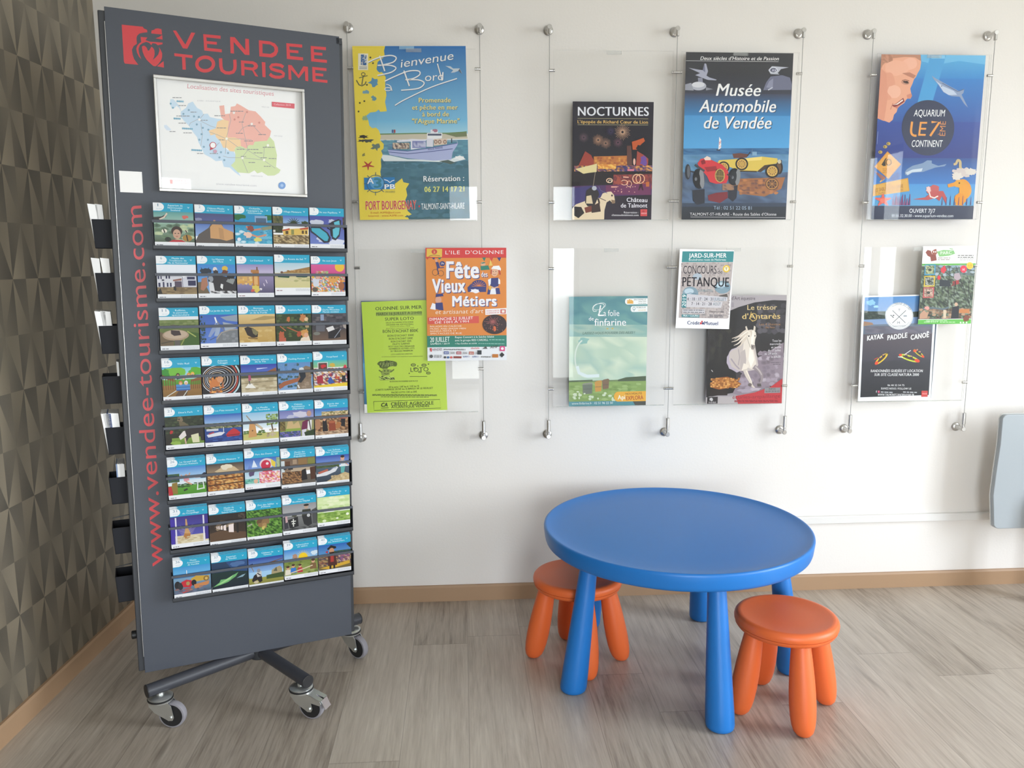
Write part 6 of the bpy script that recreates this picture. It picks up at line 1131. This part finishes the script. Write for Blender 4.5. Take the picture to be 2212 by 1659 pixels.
@art(25, ['Féerie des', 'Santons'], 'with clay village figures around a wooden barrel')
def f(S): S.rect(0, 23, 100, 44, '3868b0', '70a0cc').noise(20, 32, 100, 46, 11, 4, ['c0a47c', '84703c', '54682c', 'e0cca4'], 2).rect(0, 44, 100, 103, '8c6440', '6c4c34').noise(0, 46, 100, 103, 14, 11, ['a87c54', '6c4830', 'c8a478', '4c3424', '8c6444'], 3).ell(8, 70, 9, 16, 'a87858').poly([22, 60, 34, 56, 38, 92, 22, 92], '1f1a1c').ell(28, 56, 4, 5, SKIN).poly([40, 66, 60, 64, 62, 92, 42, 92], '8c4028').ell(51, 65, 10, 4, 'a85c3c').poly([78, 56, 92, 54, 90, 82, 78, 80], '201c20').poly([72, 48, 98, 48, 98, 58, 72, 56], 'b06454').blob(70, 76, 8, 12, 'a86c40', 4).noise(0, 92, 100, 103, 12, 3, ['c8ac8c', 'a8886c', '806450'], 6)
@art(26, ['Le Grand Défi', 'Parcours Aventure'], 'with a person leaping over green grass')
def f(S): S.rect(0, 23, 100, 62, '3c80cc', 'b8d8ec').rect(0, 62, 100, 78, 'd8e4ec').noise(0, 42, 30, 66, 5, 4, ['34502c', '2c4464', '40602c'], 2).rect(0, 76, 100, 103, '5c9c30', '4c8c28').noise(24, 72, 100, 82, 9, 3, ['2c4c20', '3c5c28'], 3, .7).ell(48, 50, 4, 5, SKIN).poly([40, 54, 54, 54, 56, 64, 42, 66], 'd8909c').line([34, 46, 44, 58], 3, SKIN).line([52, 56, 58, 42], 3, SKIN).line([46, 66, 62, 76], 4, SKIN).poly([80, 56, 96, 44, 100, 46, 100, 60, 88, 60], '2c3044').line([72, 56, 84, 56], 4, 'd06c38').line([40, 92, 50, 88], 5, '2c3424').poly([10, 68, 24, 66, 24, 100, 8, 98], '8c7434').poly([0, 78, 8, 76, 12, 103, 0, 103], 'b82c34').line([76, 94, 78, 72, 92, 68, 94, 92], 3, 'e0e4e4').line([78, 92, 92, 90], 3, 'e0e4e4')
@art(27, ['Vendée Miniature'], 'with an amber-lit miniature town under dark cloud')
def f(S): S.rect(0, 23, 100, 52, '3c3838', '9c8468').poly([20, 46, 56, 26, 76, 36, 90, 50, 40, 54], 'c8b08c').blob(52, 34, 14, 8, 'e0d4bc', 2).rect(0, 50, 100, 103, '744c28', '4c2c18').noise(2, 54, 98, 102, 13, 9, ['b87838', 'd8a058', '7c4824', '5c341c', 'a86830', 'e0b878'], 4).rect(48, 50, 52, 62, '3c2818').line([0, 70, 100, 66], 3, '4c2c18').line([0, 86, 100, 82], 3, '44260f')
@art(28, ['Parc des Dunes'], 'with a red and pink funfair ride and rockets')
def f(S): S.rect(0, 23, 100, 60, '3864b4', '88a8dc').poly([20, 50, 26, 28, 36, 50], 'dce4f0').poly([8, 54, 14, 40, 20, 54], '6c84c8').rect(0, 60, 100, 103, 'a8c8dc', 'd8e4e8').ell(62, 42, 20, 16, 'd8ccd4').ell(60, 46, 14, 15, 'c42c48').ell(64, 42, 4, 4, 'e8d8dc').poly([74, 28, 88, 40, 86, 56, 76, 48], 'e0c444').rect(50, 56, 78, 66, 'c83450').noise(40, 66, 100, 100, 9, 7, ['e08ca4', 'c84460', 'f0d0d8', 'e8b464', 'd86c88', 'f4e8ec'], 3).blob(20, 66, 8, 12, '5c4c70', 4).noise(0, 84, 40, 98, 6, 3, ['5ca89c', '88c4b4', '3c8478'], 5).ell(30, 92, 6, 7, 'dcb094').noise(90, 26, 100, 56, 2, 4, ['8ca078', 'a4b490'], 6)
@art(29, ['Musée des', 'Traditions', 'Populaires'], 'with an old brown schoolroom of desks')
def f(S): S.rect(0, 23, 100, 64, '6c5848', '8c7460').rect(0, 30, 10, 64, 'c8d0d4').rect(12, 32, 26, 50, '5c3c28').rect(34, 28, 46, 42, 'a48c74').rect(50, 26, 76, 56, '8c6c44').rect(78, 26, 100, 56, '7c7c3c').rect(28, 52, 100, 64, 'b8a48c').poly([0, 82, 100, 74, 100, 103, 0, 103], '5c544c').noise(2, 64, 60, 100, 10, 8, ['5c3c24', '8c6440', '34241a', 'a87c50'], 3).poly([60, 62, 72, 58, 76, 92, 58, 94], '1c181a').poly([84, 56, 100, 54, 100, 92, 86, 94], '4c2c1c').blob(12, 52, 5, 6, '1c1a1c', 4).rect(20, 50, 34, 58, '28201c')
@art(30, ['Les Salines', "Parc d'aventure", 'du sel'], 'with a white boat and a boy on a sand heap')
def f(S): S.rect(0, 23, 100, 56, '2c48a0', '84a4dc').noise(0, 52, 70, 62, 9, 3, ['3c4c2c', '54643c'], 2).rect(0, 60, 100, 103, '4c5c6c', '2c3440').poly([0, 78, 40, 70, 62, 58, 66, 62, 58, 74, 30, 84, 0, 86], 'd8d8dc').poly([4, 72, 34, 64, 36, 70, 8, 78], 'b4604c').poly([44, 64, 62, 58, 60, 64], 'a0a8c0').poly([30, 103, 60, 88, 86, 78, 100, 84, 100, 103], 'c0a87c').noise(44, 86, 100, 103, 8, 4, ['c8b48c', 'ac9468', 'd4c098'], 4, .7).ell(80, 34, 6, 8, SKIN).ell(80, 29, 6, 4, '2c2420').poly([74, 42, 88, 42, 90, 60, 74, 60], 'dce0e4').line([88, 50, 98, 58], 3, SKIN).poly([74, 60, 88, 60, 84, 80, 74, 80], '5ca8a4').line([70, 50, 74, 40], 3, SKIN)
@art(31, ['Museum', 'du Coquillage'], 'with a spiny shell between white columns on purple')
def f(S):
    S.rect(0, 23, 100, 86, '3a2c7c', '5454ac').rect(0, 80, 100, 103, 'd4c4a0', 'e0d4b4')
    for x in (12, 86): S.rect(x, 26, x+4, 103, 'e0dce8')
    S.rect(0, 30, 11, 103, '4434a0').rect(91, 30, 100, 98, '3c2c84')
    for i in range(9):
        for s in (-1, 1): S.line([42, 58+i*3, 42+s*(24-abs(i-3)*2), 50+i*3.6], 1.3, 'b8a8c0', .5)
    S.poly([40, 32, 43, 32, 46, 60, 52, 76, 50, 88, 40, 92, 32, 86, 36, 72, 39, 58], 'c89c68').poly([36, 74, 52, 76, 50, 88, 40, 92, 32, 86], 'b07840').noise(18, 84, 84, 102, 8, 4, ['d4c4a0', 'e4dabc', 'c0ac84'], 3, .7)
@art(32, ['Musée de', "l'Abbaye", 'Sainte-Croix'], 'with bright doorways in a dark vaulted hall')
def f(S):
    S.rect(0, 23, 100, 103, '241c18', '3c2c20').poly([0, 78, 30, 72, 100, 84, 100, 103, 0, 103], '5c4430').poly([14, 60, 30, 42, 60, 46, 66, 54, 34, 52, 22, 68], '6c5844').poly([16, 66, 66, 50, 68, 58, 20, 72], '8c7860')
    for x, w_, h in ((52, 14, 26), (38, 7, 17), (30, 5, 13), (24, 3, 10), (19, 2.5, 8)): S.poly([x, 60-h*.1, x+w_, 58-h*.1, x+w_, 60+h*.82, x, 58+h*.82], 'ecdcd8')
    S.noise(80, 26, 100, 50, 4, 5, ['1c1412', '3c3028', '54483c'], 3).rect(74, 54, 80, 84, '1c1612')
@art(33, ['Zoo des Sables', "d'Olonne"], 'with a brown animal hidden in green undergrowth')
def f(S): S.rect(0, 23, 100, 103, '3c6c24', '34601f').noise(0, 24, 100, 103, 15, 14, ['3c6c24', '54842c', '2c5018', '6c9c3c', '1f3c14', '7cac4c'], 3).blob(44, 62, 16, 14, '8c6c44', 2).blob(36, 58, 8, 8, '6c5034', 4).blob(50, 72, 6, 8, 'a48454', 5).poly([0, 68, 14, 62, 16, 66, 2, 72], '9ca088').poly([42, 76, 52, 74, 48, 86, 42, 84], 'c8b860')
@art(34, ['Musée', 'Blockhaus Hôpital'], 'with grey soldiers and a dark sidecar motorbike')
def f(S): S.rect(0, 23, 100, 60, '8c8c90', 'b0b0b0').rect(0, 60, 100, 103, '7c7c7c', '5c5c5c').ell(70, 34, 6, 7, 'b89c88').ell(70, 29, 8, 3.4, '24241c').poly([58, 42, 82, 42, 86, 60, 74, 74, 56, 62], '3c3c30').poly([56, 62, 84, 58, 86, 90, 74, 96, 62, 88], '28282a').ell(76, 62, 5, 5, 'c0c0c0').poly([14, 70, 44, 62, 46, 92, 20, 98], '1c1c1e').rect(29, 68, 32, 92, 'd8d8d0').rect(24, 74, 38, 77, 'd8d8d0').rect(26, 81, 36, 84, 'd8d8d0').poly([2, 60, 12, 56, 16, 98, 4, 100], '34343c').poly([6, 52, 12, 50, 14, 76, 8, 78], 'c8a4a4').blob(34, 58, 8, 6, '4c4c40', 3).poly([86, 46, 100, 40, 100, 90, 88, 88], '4c4c4c').noise(0, 96, 100, 103, 9, 2, ['3c3c3c', '6c6c6c', '242424'], 4)
@art(35, ['La Folie de', 'Finfarine'], 'with a pale green meadow and daisies')
def f(S): S.rect(0, 23, 100, 70, 'c8dc9c', 'e8ecc8').noise(0, 26, 100, 70, 6, 5, ['c8dc9c', 'dce8b8', 'b8d088', 'e8ecc8'], 2, .8).rect(0, 72, 100, 103, '8cb04c', 'a0b860').noise(0, 74, 100, 103, 10, 5, ['8cb04c', '74983c', 'b4c87c', '648830'], 3, .8).ell(92, 84, 5, 4, 'e8ecd8').ell(20, 98, 6, 4, 'd8e4b8').ell(60, 94, 4, 3, 'e0e8c8')
@art(36, ['Musée', 'Automobile', 'de Vendée'], 'with a red racing car mirrored on wet sand')
def f(S): S.rect(0, 23, 100, 52, '3c94d0', '74b8e0').rect(0, 44, 100, 56, '2c6ca8', '3874ac').rect(0, 56, 100, 103, '7ca0bc', '4c5c70').line([36, 34, 36, 46], 2, 'e8ecf0').poly([46, 62, 60, 54, 96, 58, 96, 70, 52, 72], 'c8a03c').ell(88, 66, 8, 8, '8c6c34').ell(88, 66, 4, 4, 'd0b060').ell(10, 76, 8, 12, '1c1c20').ell(18, 80, 7, 11, '2c2c30').poly([20, 68, 34, 62, 48, 66, 52, 78, 44, 86, 26, 84], 'c42c38').ell(38, 74, 5, 6, 'a8905c').ell(54, 74, 7, 9, '1c1c20').poly([14, 92, 44, 86, 50, 96, 24, 102, 12, 100], 'b04c50').poly([54, 80, 96, 74, 94, 84, 70, 92, 56, 92], 'c88450').noise(4, 86, 96, 102, 10, 3, ['5c7090', '8c6460', 'a87c64', '44546c'], 3, .4)
@art(37, ['Aquarium', 'de Vendée'], 'with a glowing green ray in dark water')
def f(S): S.rect(0, 23, 100, 56, '243c5c', '1c3450').rect(0, 54, 100, 103, '14302c', '0f1c2c').poly([40, 24, 100, 24, 100, 60, 60, 54], '2c4c7c').blob(70, 34, 18, 8, '4c6c9c', 2).poly([2, 96, 20, 84, 24, 76, 40, 76, 74, 60, 66, 72, 44, 86, 22, 92], '6cac6c').poly([10, 92, 26, 84, 60, 66, 50, 78, 28, 88], 'a0d08c').poly([68, 78, 84, 70, 94, 68, 86, 76], '8cacbc')
@art(38, ['Château de', 'Talmont'], 'with a charging knight and a gliding eagle')
def f(S): S.rect(0, 23, 100, 70, '1c3c94', '8cb4e0').rect(0, 66, 100, 84, 'a0c8e8').rect(0, 84, 100, 103, '9c9c48', '84803c').line([44, 46, 70, 40, 98, 34], 4, '6c4c34', 2).blob(72, 42, 5, 3, '8c5c38', 2).poly([64, 84, 66, 66, 76, 60, 90, 56, 96, 64, 96, 90, 66, 92], 'a89874').poly([70, 70, 80, 58, 82, 72], '5c5c4c').poly([50, 80, 100, 76, 100, 92, 50, 92], '3c5028').poly([14, 76, 30, 66, 36, 74, 38, 96, 30, 100, 24, 90, 10, 96, 8, 90], '241c20').poly([20, 68, 36, 64, 36, 80, 24, 82], 'c8c4c0').line([24, 70, 34, 78], 3, '28242c').ell(28, 62, 5, 6, '8c8c94').line([4, 40, 14, 64], 2, '8c7c64').poly([4, 40, 12, 38, 14, 48, 6, 50], '28305c').ell(20, 97, 7, 4, 'c8b89c')
@art(39, ['Labyrinthes', 'en délire'], 'with a rising yellow sun above pulling children')
def f(S):
    S.rect(0, 23, 100, 62, '3c84cc', 'a8d0e8')
    for a in range(13): S.line([(56, 50), (56+22*math.cos(3.14+a*.262), 52+24*math.sin(3.14+a*.262))], 3, 'ecd040', .5)
    S.ell(56, 52, 14, 16, 'f0c820').blob(92, 40, 12, 7, 'd0e0ec', 2).blob(32, 46, 8, 8, 'b08870', 3).rect(0, 60, 100, 103, '74843c', '94a05c').noise(0, 62, 100, 103, 9, 6, ['74843c', '8c9848', '5c6c2c', 'a4ac64'], 4, .7)
    people(S, [(10, 78, 30, 'e0d8c8'), (26, 74, 30, '3474c4'), (46, 76, 28, 'b83440'), (86, 66, 34, '7c5c3c')]); S.line([16, 96, 60, 86, 84, 80], 3, 'd8c8a8')
@art(40, ['Le Château', 'des Aventuriers'], 'with a bearded buccaneer in a black hat')
def f(S): S.rect(0, 23, 100, 56, '1f5cac', '5c94c4').noise(40, 46, 100, 62, 9, 4, ['344c2c', '2c4460', '445c34'], 2).poly([86, 28, 100, 22, 100, 44], '2c2c1c').rect(0, 60, 100, 103, '8c7c4c', '6c5c34').noise(0, 60, 100, 92, 12, 8, ['6c5840', '9c7c54', '4c4434', 'c8a870', '7c3c34', '3c3c5c'], 4).poly([4, 96, 60, 88, 96, 82, 96, 92, 30, 102], 'd0a434').poly([26, 36, 38, 26, 54, 32, 54, 38, 28, 40], '1c1614').ell(40, 44, 8, 9, 'c08c6c').poly([32, 48, 48, 48, 44, 62, 36, 60], '3c2418').poly([28, 56, 52, 54, 56, 92, 28, 92], '4c2420').poly([36, 60, 46, 60, 46, 80, 36, 80], 'a83430').poly([20, 46, 28, 42, 28, 52], 'b02c34').rect(32, 90, 38, 102, '241c18').rect(44, 90, 50, 102, '241c18').noise(60, 60, 96, 82, 6, 4, ['a0606c', 'c8a890', '54483c', '6c4c84'], 6)

LW, LH = .0992, .1145
INK = .86
for n in range(1, 41):
    title, desc, f = A_[n]; r_, c_ = divmod(n-1, 5)
    S = Sheet(LW, LH, [(0, 0), (100, 0), (100, 115), (0, 115)], 'f2f2f5', thick=.0016)
    f(S)
    foot = 94 if n == 9 else 103
    S.rect(0, foot, 100, 115, 'ecedf1').rect(0, 0, 100, 23, '24a2c6').rect(0, 0, 16, 21, 'f0f2f5').ell(15, 10.5, 12, 10.5, 'f0f2f5')
    S.text(str(n), 11 if n < 10 else 8, 9.5, 13.2 if n == 1 else 15.5 if n < 10 else 19, 9.5, 7, '6f8fa8').lines(8, 15, 22, 15, 1, 1.6, 'c8d8e4', n)
    k = len(title)
    for i, t_ in enumerate(title):
        y = 13.5+(i-(k-1)/2)*6.2; hw = min(25.5, len(t_)*1.7); S.text(t_, 55-hw, y+1, 55+hw, y+1, 4.6, 'd6f0f6', .012)
    S.line([86, 9, 88, 12.5, 90, 9], 1.2, 'd6f0f6').lines(4, foot+7, 20, foot+7, 1, 2, '8a6468' if n in (8, 9, 16, 28, 33) else '6c6c74', n).lines(58, foot+3, 98, foot+8, 3, 1.0, 'b4b8c0', n+50)
    top = TOPS[r_][c_]
    fr = TW @ Matrix.Translation((U0+.0012+UP*c_, -.0362, top-LH))
    o = tag(S.build('leaflet', 'paper', None, fr), 'leaflet numbered %d %s' % (n, desc), 'leaflet', 'numbered leaflets on the front of the rack')
    for j in range(SPARE[r_]):
        d = Matrix.Translation((random.uniform(-.0008, .0008), .0036*(j+1), .0016*(j+1)+random.uniform(-.0006, .0006)))
        c = dup(o, fr @ d @ fr.inverted())
        tag(c, 'spare leaflet behind the one ' + desc, 'leaflet', 'spare leaflets behind the one ' + desc)
